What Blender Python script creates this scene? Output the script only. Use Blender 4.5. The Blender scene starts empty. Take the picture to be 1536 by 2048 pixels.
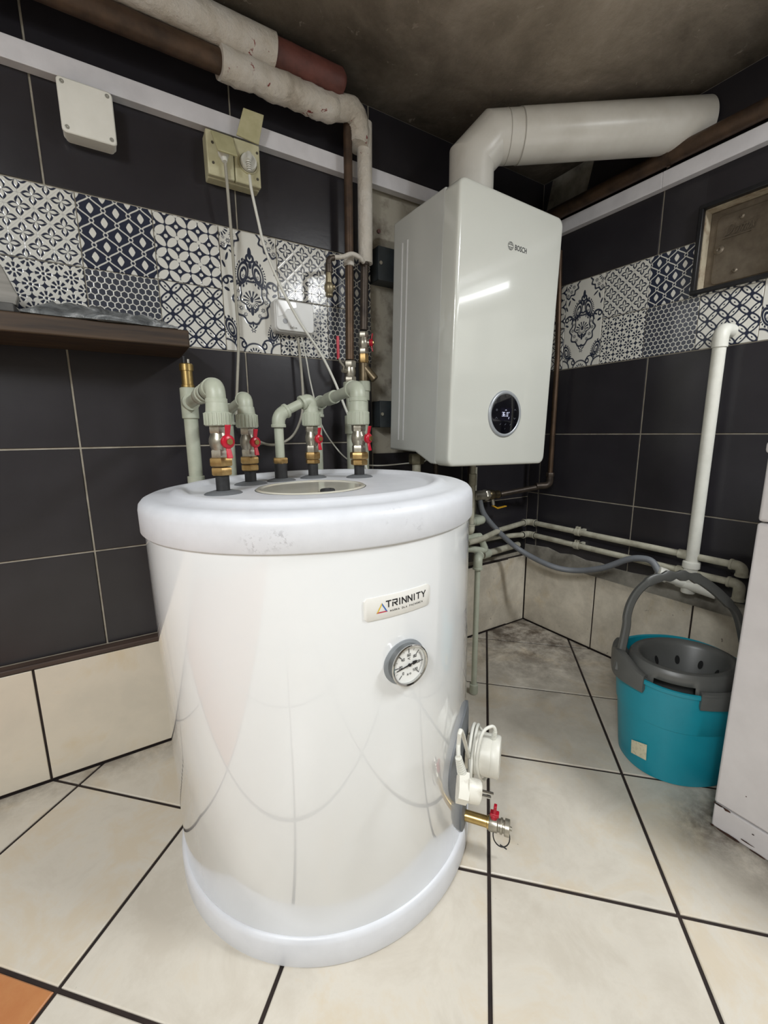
import bpy, bmesh, math, random
from mathutils import Vector, Matrix
random.seed(7)
C = bpy.context.scene
COL = C.collection
PI = math.pi
sin, cos = math.sin, math.cos

# ------------------------------------------------------------------ camera
H = .845                                    # eye height (m); the camera stands at x = y = 0
F = 851.6                                   # focal length in pixels of a 1536 x 2048 frame
YAW, PIT, ROL = math.radians(58.183), math.radians(10.582), math.radians(.518)
_f = Vector((cos(PIT) * cos(YAW), cos(PIT) * sin(YAW), -sin(PIT)))
_r0 = Vector((sin(YAW), -cos(YAW), 0))
_d0 = _f.cross(_r0)
_r = _r0 * cos(ROL) + _d0 * sin(ROL)
_d = _d0 * cos(ROL) - _r0 * sin(ROL)
cam = bpy.data.cameras.new('camera')
cam.sensor_fit = 'HORIZONTAL'
cam.sensor_width = 36
cam.lens = F / 1536 * 36
cam.clip_start = .02
camo = bpy.data.objects.new('camera', cam)
COL.objects.link(camo)
M = Matrix((_r, -_d, -_f)).transposed().to_4x4()
M.translation = (0, 0, H)
camo.matrix_world = M
C.camera = camo

# ------------------------------------------------------------------ world, lights, exposure
C.view_settings.view_transform = 'Standard'
C.view_settings.look = 'None'
C.view_settings.exposure = .68
C.view_settings.gamma = 1
C.view_settings.use_curve_mapping = False
w = bpy.data.worlds.new('world')
w.use_nodes = True
w.node_tree.nodes['Background'].inputs[0].default_value = (.95, .98, 1, 1)
w.node_tree.nodes['Background'].inputs[1].default_value = .02
C.world = w

def area(name, loc, size, power, direction=(0, 0, -1), col=(.955, .985, 1), spread=180):
    l = bpy.data.lights.new(name, 'AREA')
    l.shape = 'RECTANGLE'
    l.size, l.size_y = size
    l.energy = power
    l.color = col
    l.spread = math.radians(spread)
    o = bpy.data.objects.new(name, l)
    COL.objects.link(o)
    o.location = loc
    o.rotation_euler = Vector(direction).to_track_quat('-Z', 'Y').to_euler()
    return o
area('light_ceiling_main', (1.17, -.40, 1.745), (.14, .46), 15.5)
area('fill_ceiling_left', (-.80, -.40, 1.745), (.16, 1.1), 18.0)  # added fill for the left of tank and floor, no known lamp
area('fill_ceiling_left_side', (-.80, -.40, 1.738), (.16, 1.1), 15.0, (.45, .35, -1))  # same added fill, tilted to brighten walls and boiler side
area('light_wall_tube', (1.455, -.12, 1.47), (1.04, .03), .8, (-1, 0, 0))

# ------------------------------------------------------------------ helpers
def V(*a): return Vector(a)
def pt(ax, val, x, y):
    """world point seen at pixel (x, y) of the photograph on the plane ax = val"""
    d = _f + _r * ((x - 768) / F) + _d * ((y - 1024) / F)
    i = 'xyz'.index(ax)
    o = Vector((0, 0, H))
    return o + d * ((val - o[i]) / d[i])
def proj(p):
    q = Vector(p) - Vector((0, 0, H))
    z = q.dot(_f)
    return 768 + F * q.dot(_r) / z, 1024 + F * q.dot(_d) / z
def zfor(x, y, py):
    a, b = -.5, 3.
    for _ in range(50):
        m = (a + b) / 2
        if proj((x, y, m))[1] > py: a = m
        else: b = m
    return a

class MB:
    """collects vertices and faces for one mesh object"""
    def __init__(s): s.v, s.f, s.uv = [], [], {}
    def add(s, vs, fs):
        n = len(s.v)
        s.v += [Vector(p) for p in vs]
        s.f += [tuple(i + n for i in f) for f in fs]
        return s
    def box(s, a, b):
        (x0, y0, z0), (x1, y1, z1) = a, b
        return s.add([(x0, y0, z0), (x1, y0, z0), (x1, y1, z0), (x0, y1, z0), (x0, y0, z1), (x1, y0, z1), (x1, y1, z1), (x0, y1, z1)],
                     [(0, 3, 2, 1), (4, 5, 6, 7), (0, 1, 5, 4), (1, 2, 6, 5), (2, 3, 7, 6), (3, 0, 4, 7)])
    def obox(s, c, ax, ay, az):
        """box about c with half vectors ax, ay, az"""
        c, ax, ay, az = map(Vector, (c, ax, ay, az))
        vs = [c + ax * i + ay * j + az * k for k in (-1, 1) for i, j in ((-1, -1), (1, -1), (1, 1), (-1, 1))]
        return s.add(vs, [(0, 3, 2, 1), (4, 5, 6, 7), (0, 1, 5, 4), (1, 2, 6, 5), (2, 3, 7, 6), (3, 0, 4, 7)])
    def prism(s, poly, direction):
        """closed polygon (3D points) pushed along direction"""
        poly = [Vector(p) for p in poly]; d = Vector(direction); n = len(poly)
        return s.add(poly + [p + d for p in poly],
                     [tuple(range(n - 1, -1, -1)), tuple(range(n, 2 * n))] + [(i, (i + 1) % n, (i + 1) % n + n, i + n) for i in range(n)])
    def tube(s, pts, r, seg=14, caps=True, jitter=0, closed=False):
        pts = [Vector(p) for p in pts]
        n = len(pts)
        rs = r if isinstance(r, (list, tuple)) else [r] * n
        tang = []
        for i in range(n):
            a = pts[max(i - 1, 0)]; b = pts[min(i + 1, n - 1)]
            if closed: a, b = pts[i - 1], pts[(i + 1) % n]
            tang.append((b - a).normalized())
        t = tang[0]
        u = t.orthogonal().normalized()
        vs, fs = [], []
        for i in range(n):
            t2 = tang[i]
            u = (u - t2 * u.dot(t2)).normalized()
            w_ = t2.cross(u)
            for k in range(seg):
                a = 2 * PI * k / seg
                rr = rs[i] * (1 + random.uniform(-jitter, jitter))
                vs.append(pts[i] + u * (cos(a) * rr) + w_ * (sin(a) * rr))
        for i in range(n - 1 + (1 if closed else 0)):
            j = (i + 1) % n
            for k in range(seg):
                k2 = (k + 1) % seg
                fs.append((i * seg + k, i * seg + k2, j * seg + k2, j * seg + k))
        if caps and not closed:
            fs.append(tuple(range(seg - 1, -1, -1)))
            fs.append(tuple((n - 1) * seg + k for k in range(seg)))
        return s.add(vs, fs)
    def lathe(s, o, axis, prof, seg=32, phase=0, sx=1, up=None):
        """profile [(t along axis, radius)] spun about axis at o"""
        o = Vector(o); a = Vector(axis).normalized()
        u = Vector(up) if up else a.orthogonal()
        u = (u - a * u.dot(a)).normalized(); w_ = a.cross(u)
        vs, fs = [], []
        for t, r in prof:
            for k in range(seg):
                g = 2 * PI * k / seg + phase
                vs.append(o + a * t + u * (cos(g) * r * sx) + w_ * (sin(g) * r))
        m = len(prof)
        for i in range(m - 1):
            for k in range(seg):
                k2 = (k + 1) % seg
                fs.append((i * seg + k, i * seg + k2, (i + 1) * seg + k2, (i + 1) * seg + k))
        if prof[0][1] > 1e-6: fs.append(tuple(range(seg - 1, -1, -1)))
        if prof[-1][1] > 1e-6: fs.append(tuple((m - 1) * seg + k for k in range(seg)))
        return s.add(vs, fs)
    def cyl(s, a, b, r, seg=24, ch=.0):
        a, b = Vector(a), Vector(b); L = (b - a).length
        p = [(0, r), (L, r)] if not ch else [(0, r - ch), (ch, r), (L - ch, r), (L, r - ch)]
        return s.lathe(a, b - a, p, seg)
    def hexnut(s, a, b, r, up=None):
        a, b = Vector(a), Vector(b); L = (b - a).length
        return s.lathe(a, b - a, [(0, r * .9), (L * .15, r), (L * .85, r), (L, r * .9)], 6, up=up or (1, .35, 0))
    def sphere(s, c, r, seg=16, rings=8, sz=1):
        prof = [(-r * cos(PI * i / rings) * sz, max(r * sin(PI * i / rings), 1e-7)) for i in range(rings + 1)]
        return s.lathe(c, (0, 0, 1), prof, seg)

SUBSUM = {}
def obj(name, mb, mat, parent=None, smooth=40, bevel=0, bseg=2, org=None, uvs=None):
    me = bpy.data.meshes.new(name)
    if parent is not None: off = SUBSUM[parent.name]
    elif org is not None: off = Vector(org)
    else:
        xs = [v.x for v in mb.v]; ys = [v.y for v in mb.v]; zs = [v.z for v in mb.v]
        off = Vector(((min(xs) + max(xs)) / 2, (min(ys) + max(ys)) / 2, min(zs)))
    me.from_pydata([v - off for v in mb.v], [], mb.f)
    me.validate()
    bm = bmesh.new(); bm.from_mesh(me)
    bmesh.ops.remove_doubles(bm, verts=bm.verts, dist=1e-6)
    bmesh.ops.recalc_face_normals(bm, faces=bm.faces)
    bm.to_mesh(me); bm.free()
    if mat: me.materials.append(mat)
    if smooth:
        me.shade_smooth()
        me.set_sharp_from_angle(angle=math.radians(smooth))
    o = bpy.data.objects.new(name, me)
    COL.objects.link(o)
    if parent is not None: o.parent = parent
    else: o.location = off
    SUBSUM[o.name] = off
    if bevel:
        m = o.modifiers.new('bevel', 'BEVEL')
        m.width = bevel; m.segments = bseg; m.limit_method = 'ANGLE'; m.angle_limit = math.radians(35)
        m.harden_normals = False
    return o
def tag(o, label=None, cat=None, group=None, kind=None):
    if label: o['label'] = label
    if cat: o['category'] = cat
    if group: o['group'] = group
    if kind: o['kind'] = kind
    return o
def thing(name, loc, label, cat, group=None):
    o = bpy.data.objects.new(name, None)
    COL.objects.link(o)
    o.location = loc
    o.empty_display_size = .05
    SUBSUM[o.name] = Vector(loc)
    return tag(o, label, cat, group)
def struct(name, mb, mat, parent=None, **k):
    o = obj(name, mb, mat, parent, **k)
    if parent is None: o['kind'] = 'structure'
    return o
def arc_elbow(a, corner, b, r, n=8):
    """points rounding the corner between a and b"""
    a, c, b = Vector(a), Vector(corner), Vector(b)
    p = c + (a - c).normalized() * r; q = c + (b - c).normalized() * r
    out = [a]
    for i in range(n + 1):
        t = i / n
        out.append(p * (1 - t) ** 2 + c * (2 * t * (1 - t)) + q * t * t)
    out.append(b)
    return out
def smooth_path(pts, n=8):
    """Catmull-Rom through the points"""
    P = [Vector(p) for p in pts]
    P = [P[0] * 2 - P[1]] + P + [P[-1] * 2 - P[-2]]
    out = []
    for i in range(1, len(P) - 2):
        p0, p1, p2, p3 = P[i - 1:i + 3]
        for k in range(n):
            t = k / n
            out.append(.5 * ((2 * p1) + (p2 - p0) * t + (2 * p0 - 5 * p1 + 4 * p2 - p3) * t * t + (3 * p1 - p0 - 3 * p2 + p3) * t ** 3))
    out.append(P[-2])
    return out

# ------------------------------------------------------------------ materials
def lin(c):
    if isinstance(c, str):
        c = [int(c[i:i + 2], 16) / 255 for i in (0, 2, 4)]
    return tuple(((x / 12.92) if x <= .04045 else ((x + .055) / 1.055) ** 2.4) for x in c)
def new_mat(name):
    m = bpy.data.materials.new(name); m.use_nodes = True
    nt = m.node_tree
    return m, nt, nt.nodes['Principled BSDF']
def noise_node(nt, scale, detail=5, rough=.6, coord='Object', dist=0):
    tc = nt.nodes.new('ShaderNodeTexCoord'); n = nt.nodes.new('ShaderNodeTexNoise')
    n.inputs['Scale'].default_value = scale; n.inputs['Detail'].default_value = detail
    n.inputs['Roughness'].default_value = rough; n.inputs['Distortion'].default_value = dist
    if coord == 'World':
        g = nt.nodes.new('ShaderNodeNewGeometry'); nt.links.new(g.outputs['Position'], n.inputs['Vector'])
    else: nt.links.new(tc.outputs[coord], n.inputs['Vector'])
    return n
def ramp_node(nt, fac, stops):
    r = nt.nodes.new('ShaderNodeValToRGB')
    while len(r.color_ramp.elements) < len(stops): r.color_ramp.elements.new(.5)
    for e, (p, c) in zip(r.color_ramp.elements, stops):
        e.position = p; e.color = (*c, 1)
    nt.links.new(fac, r.inputs[0])
    return r
def bump(nt, b, height, strength=.2, dist=.002):
    n = nt.nodes.new('ShaderNodeBump'); n.inputs['Strength'].default_value = strength; n.inputs['Distance'].default_value = dist
    nt.links.new(height, n.inputs['Height']); nt.links.new(n.outputs[0], b.inputs['Normal'])
def plain(name, c, rough=.5, metal=0, c2=None, scale=30, lo=.35, hi=.7, bmp=0, bscale=None, coat=0, spec=.5, coord='Object', bdist=.002):
    m, nt, b = new_mat(name)
    c = lin(c)
    b.inputs['Base Color'].default_value = (*c, 1)
    b.inputs['Roughness'].default_value = rough; b.inputs['Metallic'].default_value = metal
    b.inputs['Specular IOR Level'].default_value = spec
    if coat:
        b.inputs['Coat Weight'].default_value = coat; b.inputs['Coat Roughness'].default_value = .04
    n = noise_node(nt, scale, coord=coord)
    r = ramp_node(nt, n.outputs[0], [(lo, c), (hi, lin(c2) if c2 else tuple(x * .93 for x in c))])
    nt.links.new(r.outputs[0], b.inputs['Base Color'])
    if bmp:
        n2 = noise_node(nt, bscale or scale * 3, coord=coord)
        bump(nt, b, n2.outputs[0], bmp, bdist)
    return m

# --- little expression language that writes Math nodes
class X:
    nt = None
    def __init__(s, v): s.v = v
    @staticmethod
    def op(o, *a, clamp=False):
        n = X.nt.nodes.new('ShaderNodeMath'); n.operation = o; n.use_clamp = clamp
        for i, q in enumerate(a):
            if isinstance(q, X): X.nt.links.new(q.v, n.inputs[i])
            else: n.inputs[i].default_value = q
        return X(n.outputs[0])
    def __add__(s, o): return X.op('ADD', s, o)
    __radd__ = __add__
    def __sub__(s, o): return X.op('SUBTRACT', s, o)
    def __rsub__(s, o): return X.op('SUBTRACT', o, s)
    def __mul__(s, o): return X.op('MULTIPLY', s, o)
    __rmul__ = __mul__
    def __truediv__(s, o): return X.op('DIVIDE', s, o)
    def __neg__(s): return X.op('MULTIPLY', s, -1)
def xabs(a): return X.op('ABSOLUTE', a)
def xmin(*a):
    r = a[0]
    for q in a[1:]: r = X.op('MINIMUM', r, q)
    return r
def xmax(*a):
    r = a[0]
    for q in a[1:]: r = X.op('MAXIMUM', r, q)
    return r
def xsqrt(a): return X.op('SQRT', a)
def xcos(a): return X.op('COSINE', a)
def xsin(a): return X.op('SINE', a)
def xlen(a, b): return xsqrt(a * a + b * b)
def xang(a, b): return X.op('ARCTAN2', b, a)
def xcell(a): return X.op('FRACT', a) - .5
def xstep(d, w=.015):
    """1 inside (d < 0), soft edge of width w"""
    return X.op('ADD', X.op('MULTIPLY', d, -1 / w), .5, clamp=True)
WHITE_T, NAVY_T = lin('d6d4cc'), lin('2b3040')
def tile_mat(name, fn, px=.012):
    m, nt, b = new_mat(name)
    X.nt = nt
    uvn = nt.nodes.new('ShaderNodeUVMap'); uvn.uv_map = 'UVMap'
    sp = nt.nodes.new('ShaderNodeSeparateXYZ'); nt.links.new(uvn.outputs[0], sp.inputs[0])
    u, v = X(sp.outputs[0]), X(sp.outputs[1])
    dark = fn(u, v)
    mix = nt.nodes.new('ShaderNodeMix'); mix.data_type = 'RGBA'
    nt.links.new(dark.v, mix.inputs[0])
    mix.inputs[6].default_value = (*WHITE_T, 1); mix.inputs[7].default_value = (*NAVY_T, 1)
    nt.links.new(mix.outputs[2], b.inputs['Base Color'])
    b.inputs['Roughness'].default_value = .16
    b.inputs['Specular IOR Level'].default_value = .45
    bump(nt, b, (dark * -1).v, .25, .0012)
    return m
def pat_star(u, v):
    def star(p, q):
        a = xmax(xabs(p), xabs(q)); c = xmin(xabs(p), xabs(q))
        leaf = c - .135 * xsin(X.op('MINIMUM', a * (PI / .40), PI))
        core = c - .062 * xsin(X.op('MINIMUM', a * (PI / .30), PI))
        return xmin(xstep(leaf, .03), 1 - xstep(core, .03))
    p, q = xcell(u * 3), xcell(v * 3)
    p2, q2 = xcell(u * 3 + .5), xcell(v * 3 + .5)
    lines = xstep(xabs(xabs(p) + xabs(q) - .5) - .012, .03) * .22
    return xmax(star(p, q), star(p2, q2), lines)
def pat_daisy(u, v):
    def fl(p, q):
        r = xlen(p, q); a = xang(p, q)
        pet = xstep(.12 - r, .03) * xstep(r - .30, .03) * xstep(-.30 - xcos(a * 8), .4)
        return xmax(pet, xstep(r - .065, .03))
    def st(p, q):
        return xstep(xsqrt(xabs(p)) + xsqrt(xabs(q)) - .50, .04)
    p, q = xcell(u * 3), xcell(v * 3)
    p2, q2 = xcell(u * 3 + .5), xcell(v * 3 + .5)
    return xmax(fl(p, q), fl(p2, q2), st(p, q2), st(p2, q))
def pat_ogee(u, v):
    p, q = xcell(u * 3), xcell(v * 3)
    p2, q2 = xcell(u * 3 + .5), xcell(v * 3 + .5)
    s = .5 * PI * xsin(q * (2 * PI))
    d = xabs(xabs(p) - (.25 + .25 * xcos(q * (2 * PI)))) / xsqrt(1 + s * s)
    line = xstep(d - .026, .03)
    def ring(a, c):
        r = xlen(a, c)
        return xstep(xabs(r - .085) - .02, .03), xstep(r - .07, .03)
    r1, i1 = ring(p, q2); r2, i2 = ring(p2, q)
    def dia(a, c):
        t = X.op('POWER', xabs(a) * (1 / .135), 1.3) + X.op('POWER', xabs(c) * (1 / .215), 1.3)
        return xstep(t - 1, .2)
    wht = xmax(line * (1 - i1) * (1 - i2), r1, r2, dia(p, q), dia(p2, q2))
    return 1 - wht
def pat_hex(u, v):
    a, c = u * 10, v * (10 / 1.7320508)
    p, q = xcell(a), xcell(c) * 1.7320508
    p2, q2 = xcell(a + .5), xcell(c + .5) * 1.7320508
    def hd(x, y):
        return xmax(xabs(x), xabs(x) * .5 + xabs(y) * .8660254)
    return xstep(xmin(hd(p, q), hd(p2, q2)) - .432, .07) * .95
def pat_petal(u, v):
    p, q = xabs(xcell(u * 3)), xabs(xcell(v * 3))
    s, t = (p + q) * .70710678, (p - q) * .70710678
    e = xlen((s - .345) / .285, t / (.135 + .10 * s))
    dot = xmin(xlen(p - .5, q), xlen(p, q - .5)) - .085
    corner = xlen(p - .5, q - .5) - .1
    wht = xmax(xstep(e - .97, .12), xstep(dot, .03), xstep(corner, .03))
    ring = xstep(xabs(e - 1.35) - .09, .1) * 0
    return (1 - wht)
def pat_weave(u, v):
    a, c = (u + v) * 3, (u - v) * 3
    p, q = xabs(xcell(a)), xabs(xcell(c))
    def leaf(x, y):
        e = xlen(x / .20, y / .58)
        return xstep(xabs(e - .90) - .27, .16), xstep(e - .42, .1)
    l1, d1 = leaf(.5 - p, q)
    l2, d2 = leaf(.5 - q, p)
    x1 = xstep((.5 - p) * 1.8 + q - .10, .03)
    x2 = xstep((.5 - q) * 1.8 + p - .10, .03)
    return xmax(l1, l2, x1, x2)
def pat_damask(u, v):
    x = xabs(u - .5); y = (v - .5) * 2           # x 0..0.5, y -1..1 : square units
    def el(cx, cy, rx, ry, rot=0):
        a, c = x - cx, y - cy
        if rot:
            ca, sa = cos(rot), sin(rot)
            a, c = a * ca + c * sa, c * ca - a * sa
        return xlen(a / rx, c / ry) - 1
    def ring(cx, cy, rx, ry, t, rot=0): return xstep(xabs(el(cx, cy, rx, ry, rot)) - t * 1.35, .09)
    def disc(cx, cy, rx, ry, rot=0): return xstep(el(cx, cy, rx, ry, rot), .12)
    def flower(cx, cy, R):
        a, c = x - cx, y - cy
        r = xlen(a, c)
        return xstep(r - R * (.72 + .28 * xcos(xang(a, c) * 7)), .015) * xstep(R * .28 - r, .015)
    def fan(cx, cy, r0, r1, k, lo):
        a, c = x - cx, y - cy
        r = xlen(a, c); g = xang(a, c)
        return xstep(r0 - r, .02) * xstep(r - r1, .02) * xstep(.0 - xcos(g * k), .5) * xstep(lo - c, .02)
    out = []
    # central medallion: scalloped outline, inner outline, palmette, pendant
    a, c = x, y + .12
    r = xlen(a * 1.06, c * .92); g = xang(a, c)
    sc = .335 + .028 * xcos(g * 9)
    out.append(xstep(xabs(r - sc) - .021, .018))
    out.append(xstep(xabs(xlen(a, (y + .02) * .85) - .205 - .02 * xcos(g * 6)) - .016, .016))
    out.append(fan(0, -.12, .035, .17, 14, -.02))
    out.append(fan(0, -.12, .06, .12, 18, -.3) * xstep(y + .12, .02))
    out.append(disc(0, -.10, .03, .05)); out.append(disc(0, -.30, .03, .07)); out.append(disc(.07, -.27, .022, .06, -.6))
    for cx, cy, R in ((.20, -.26, .045), (.26, -.12, .045), (.13, -.36, .04), (.23, .02, .035)): out.append(flower(cx, cy, R))
    # finial above
    out.append(disc(0, .66, .035, .1)); out.append(ring(0, .58, .06, .06, .25)); out.append(disc(0, .46, .03, .05)); out.append(disc(.075, .50, .02, .07, -.5))
    # paisleys with feathered rim
    out.append(ring(.135, .33, .085, .175, .12, .25)); out.append(ring(.13, .31, .048, .105, .2, .25)); out.append(flower(.128, .28, .032)); out.append(disc(.14, .37, .012, .03, .25))
    e = el(.135, .33, .125, .225, .25); ga = xang(x - .135, y - .33)
    out.append(xstep(xabs(e) - .12, .08) * xstep(-.1 - xcos(ga * 20), .5) * xstep(-.08 - (x - .1), .02))
    # scrolls leaving the medallion to the sides
    out.append(ring(.40, .10, .11, .14, .12, .5) * xstep(.02 - (y - .02), .03)); out.append(disc(.33, .16, .05, .02, -.5)); out.append(disc(.43, .02, .05, .025, .5)); out.append(ring(.44, .16, .04, .05, .25))
    # corner rosettes at the top
    q = xlen(x - .5, y - 1.0); gq = xang(x - .5, y - 1.)
    out.append(xstep(xabs(q - .33 - .022 * xcos(gq * 14)) - .022, .018))
    out.append(xstep(xabs(q - .12) - .03, .02) * xstep(-.2 - xcos(gq * 16), .5))
    for cx, cy, R in ((.30, .90, .045), (.36, .80, .045), (.45, .73, .045), (.44, .84, .03)): out.append(flower(cx, cy, R))
    out.append(disc(.30, .62, .07, .018, .7)); out.append(disc(.40, .55, .02, .07, .3)); out.append(disc(.46, .42, .02, .06, -.4))
    # bottom: paisleys in the corners, small flower, leaves
    out.append(ring(.40, -.62, .075, .15, .13, -.35)); out.append(ring(.40, -.63, .04, .085, .22, -.35)); out.append(flower(.405, -.64, .028))
    e = el(.40, -.62, .11, .195, -.35); gb = xang(x - .40, y + .62)
    out.append(xstep(xabs(e) - .12, .08) * xstep(-.1 - xcos(gb * 18), .5))
    out.append(flower(0, -.62, .05)); out.append(disc(0, -.52, .015, .045)); out.append(disc(.05, -.56, .014, .04, -.8))
    out.append(ring(.26, -.86, .09, .09, .13) * xstep(-.0 - (y + .88), .03)); out.append(ring(.19, -.88, .04, .05, .25)); out.append(disc(.30, -.76, .02, .07, .6))
    q = xlen(x, y + 1.05)
    out.append(xstep(xabs(q - .2) - .016, .02)); out.append(xstep(xabs(q - .10) - .03, .02) * xstep(-.2 - xcos(xang(x, y + 1.05) * 14), .5))
    out.append(xstep(xabs(xlen(x - .5, y + 1.0) - .19) - .018, .02))
    return X.op('MINIMUM', xmax(*out), 1.)
T_STAR, T_DAISY, T_OGEE, T_HEX = tile_mat('tile_star', pat_star), tile_mat('tile_daisy', pat_daisy), tile_mat('tile_ogee', pat_ogee), tile_mat('tile_honeycomb', pat_hex)
T_PETAL, T_WEAVE, T_DAMASK = tile_mat('tile_petal', pat_petal), tile_mat('tile_weave', pat_weave), tile_mat('tile_damask', pat_damask)

DARKT = plain('dark_tile', '2b292d', .28, 0, '242226', 9, bmp=.08, bscale=60, spec=.5)
GROUT = plain('wall_grout', 'a8a193', .9, 0, '8d8678', 40)
FGROUT = plain('floor_grout', '1c1412', .9, 0, '2e221d', 30)
WHITEP = plain('white_plastic', 'd8d8d8', .35, 0, 'd0d0d0', 8)
TRUNKM = plain('trunking_pvc', 'dddbde', .45, 0, 'cdcbce', 12)
IVORY = plain('ivory_plastic', 'c9c4a4', .4, 0, 'b3ad8a', 25)
BOXM = plain('box_plastic', 'e8e6dd', .42, 0, 'e0ded4', 18)
PPR = plain('ppr_plastic', 'b4b8a8', .42, 0, 'a4a997', 20)
PPRD = plain('ppr_dusty', 'b4b1a0', .55, 0, '908c7c', 26)
STEELB = plain('valve_nickel', 'b8b3a6', .34, .8, '918c7f', 60)
BRASS = plain('brass', 'b59766', .36, .85, '8f7448', 60)
BRASSY = plain('brass_bright', 'c2a76e', .28, .9, 'a58c58', 40)
BLACKR = plain('black_rubber', '1b1b1c', .6, 0, '2b2b2c', 60)
GREYP = plain('grey_gasket', '6a6d70', .5, 0, '606366', 30)
RED = plain('red_handle', 'c0122e', .3, 0, 'a00e24', 20)
RUST = plain('rusty_pipe', '5a4636', .5, .4, '362a22', 18, bmp=.2, bscale=90)
RUSTR = plain('red_brown_paint', '6d4038', .55, 0, '4c2c27', 25, bmp=.15)
DARKPIPE = plain('dark_pipe', '544a41', .45, .5, '352d28', 30, bmp=.15)
CABLE = plain('cable_white', 'd9d8cf', .45, 0, 'cdccc2', 20)
CABLEG = plain('cable_grey', 'a8a497', .5, 0, '989487', 20)
COPPER = plain('copper_pipe', '64503f', .45, .6, '43352a', 14)
YELLOW = plain('yellow_lever', 'd0a028', .4, 0, 'b88a20', 30)
CHROME = plain('chrome', 'c8c8c6', .12, 1, 'bcbcba', 20)

def tank_white():
    m, nt, b = new_mat('tank_enamel')
    b.inputs['Base Color'].default_value = (*lin('dfe1e0'), 1); b.inputs['Roughness'].default_value = .14
    b.inputs['Coat Weight'].default_value = 1; b.inputs['Coat Roughness'].default_value = .015; b.inputs['Coat IOR'].default_value = 1.5
    n = noise_node(nt, 3, 3)
    r = ramp_node(nt, n.outputs[0], [(.3, lin('e6e8e9')), (.75, lin('e2e4e5'))])
    nt.links.new(r.outputs[0], b.inputs['Base Color'])
    return m
TANKW = tank_white()
LIDW = plain('lid_plastic', 'd9dbe0', .38, 0, 'd3d5da', 30, bmp=.06, bscale=700)
BOILW = plain('boiler_enamel', 'cecfc7', .15, 0, 'cccdc5', 4, coat=.4)
FLUEW = plain('flue_enamel', 'd3d0c8', .3, 0, 'c3bfb5', 9, lo=.45, hi=.8)
WASHW = plain('washer_enamel', 'cfcbcb', .35, 0, 'c8c4c4', 16, bmp=.05, bscale=260)

def floor_mat(name, base, alt, warm):
    m, nt, b = new_mat(name)
    b.inputs['Roughness'].default_value = .34
    n1 = noise_node(nt, 7.5, 10, .72, 'World', .5)
    oi = nt.nodes.new('ShaderNodeObjectInfo')
    add = nt.nodes.new('ShaderNodeMath'); add.operation = 'MULTIPLY_ADD'
    nt.links.new(oi.outputs['Random'], add.inputs[0]); add.inputs[1].default_value = .12
    nt.links.new(n1.outputs[0], add.inputs[2])
    r = ramp_node(nt, add.outputs[0], [(.40, lin(base)), (.56, lin(alt)), (.70, lin(warm))])
    # dirt: trodden-in grime in the far corner and along the washing machine
    X.nt = nt
    g = nt.nodes.new('ShaderNodeNewGeometry'); sp = nt.nodes.new('ShaderNodeSeparateXYZ'); nt.links.new(g.outputs['Position'], sp.inputs[0])
    px, py = X(sp.outputs[0]), X(sp.outputs[1])
    n2 = X(noise_node(nt, 11, 8, .72, 'World', .15).outputs[0])
    n3 = X(noise_node(nt, 60, 4, .6, 'World').outputs[0])
    corner = xlen(px - 1.5, py - 1.22)
    edge = xmin(1.5 - px + 0, 1.24 - py)
    washer = xlen(xmax(xabs(px - 1.27) - .27, 0), xmax(xabs(py + .1) - .40, 0))
    mask = xmax(xstep(corner - .46, .5) * .95, xstep(edge - .06, .12) * .75, xstep(washer - .05, .12) * .95, xstep(corner - 1.1, .9) * .18)
    dirt = mask * X.op('ADD', n2 * 3.4, -1.05, clamp=True)
    specks = xstep(.74 - n3, .03) * xstep(.56 - n2, .05) * .8
    dm = X.op('MINIMUM', xmax(dirt, specks), .92)
    mix = nt.nodes.new('ShaderNodeMix'); mix.data_type = 'RGBA'
    nt.links.new(dm.v, mix.inputs[0]); nt.links.new(r.outputs[0], mix.inputs[6]); mix.inputs[7].default_value = (*lin('3a2c20'), 1)
    nt.links.new(mix.outputs[2], b.inputs['Base Color'])
    n4 = noise_node(nt, 45, 4, .6, 'World')
    bump(nt, b, n4.outputs[0], .07, .003)
    return m
FLOORM = floor_mat('floor_tile', 'c8c0b2', 'd1cabd', 'cfc3af')
FLOORO = floor_mat('floor_tile_orange', 'b4764a', 'bb8052', 'ae6c3e')

def base_mat():
    m, nt, b = new_mat('base_tile')
    b.inputs['Roughness'].default_value = .38
    n1 = noise_node(nt, 6, 6, .62, 'World', .5)
    r = ramp_node(nt, n1.outputs[0], [(.34, lin('d0c8b8')), (.55, lin('d8cfbe')), (.72, lin('d3c4a8'))])
    X.nt = nt
    g = nt.nodes.new('ShaderNodeNewGeometry'); sp = nt.nodes.new('ShaderNodeSeparateXYZ'); nt.links.new(g.outputs['Position'], sp.inputs[0])
    px, pz = X(sp.outputs[0]), X(sp.outputs[2])
    n2 = X(noise_node(nt, 9, 8, .72, 'World', .2).outputs[0])
    n3 = X(noise_node(nt, 38, 5, .65, 'World', .4).outputs[0])
    far = xstep(.95 - px, .5)
    mask = xmax(xstep(pz - .02, .05) * .7, xstep(.27 - pz, .05) * .65, .38)
    dirt = far * mask * X.op('ADD', n2 * 3.0, -1.02, clamp=True)
    sp2 = far * xstep(.69 - n3, .03) * .7
    dm = X.op('MINIMUM', xmax(dirt, sp2), .9)
    mix = nt.nodes.new('ShaderNodeMix'); mix.data_type = 'RGBA'
    nt.links.new(dm.v, mix.inputs[0]); nt.links.new(r.outputs[0], mix.inputs[6]); mix.inputs[7].default_value = (*lin('4a3e30'), 1)
    nt.links.new(mix.outputs[2], b.inputs['Base Color'])
    return m
BASEM = base_mat()

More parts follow.
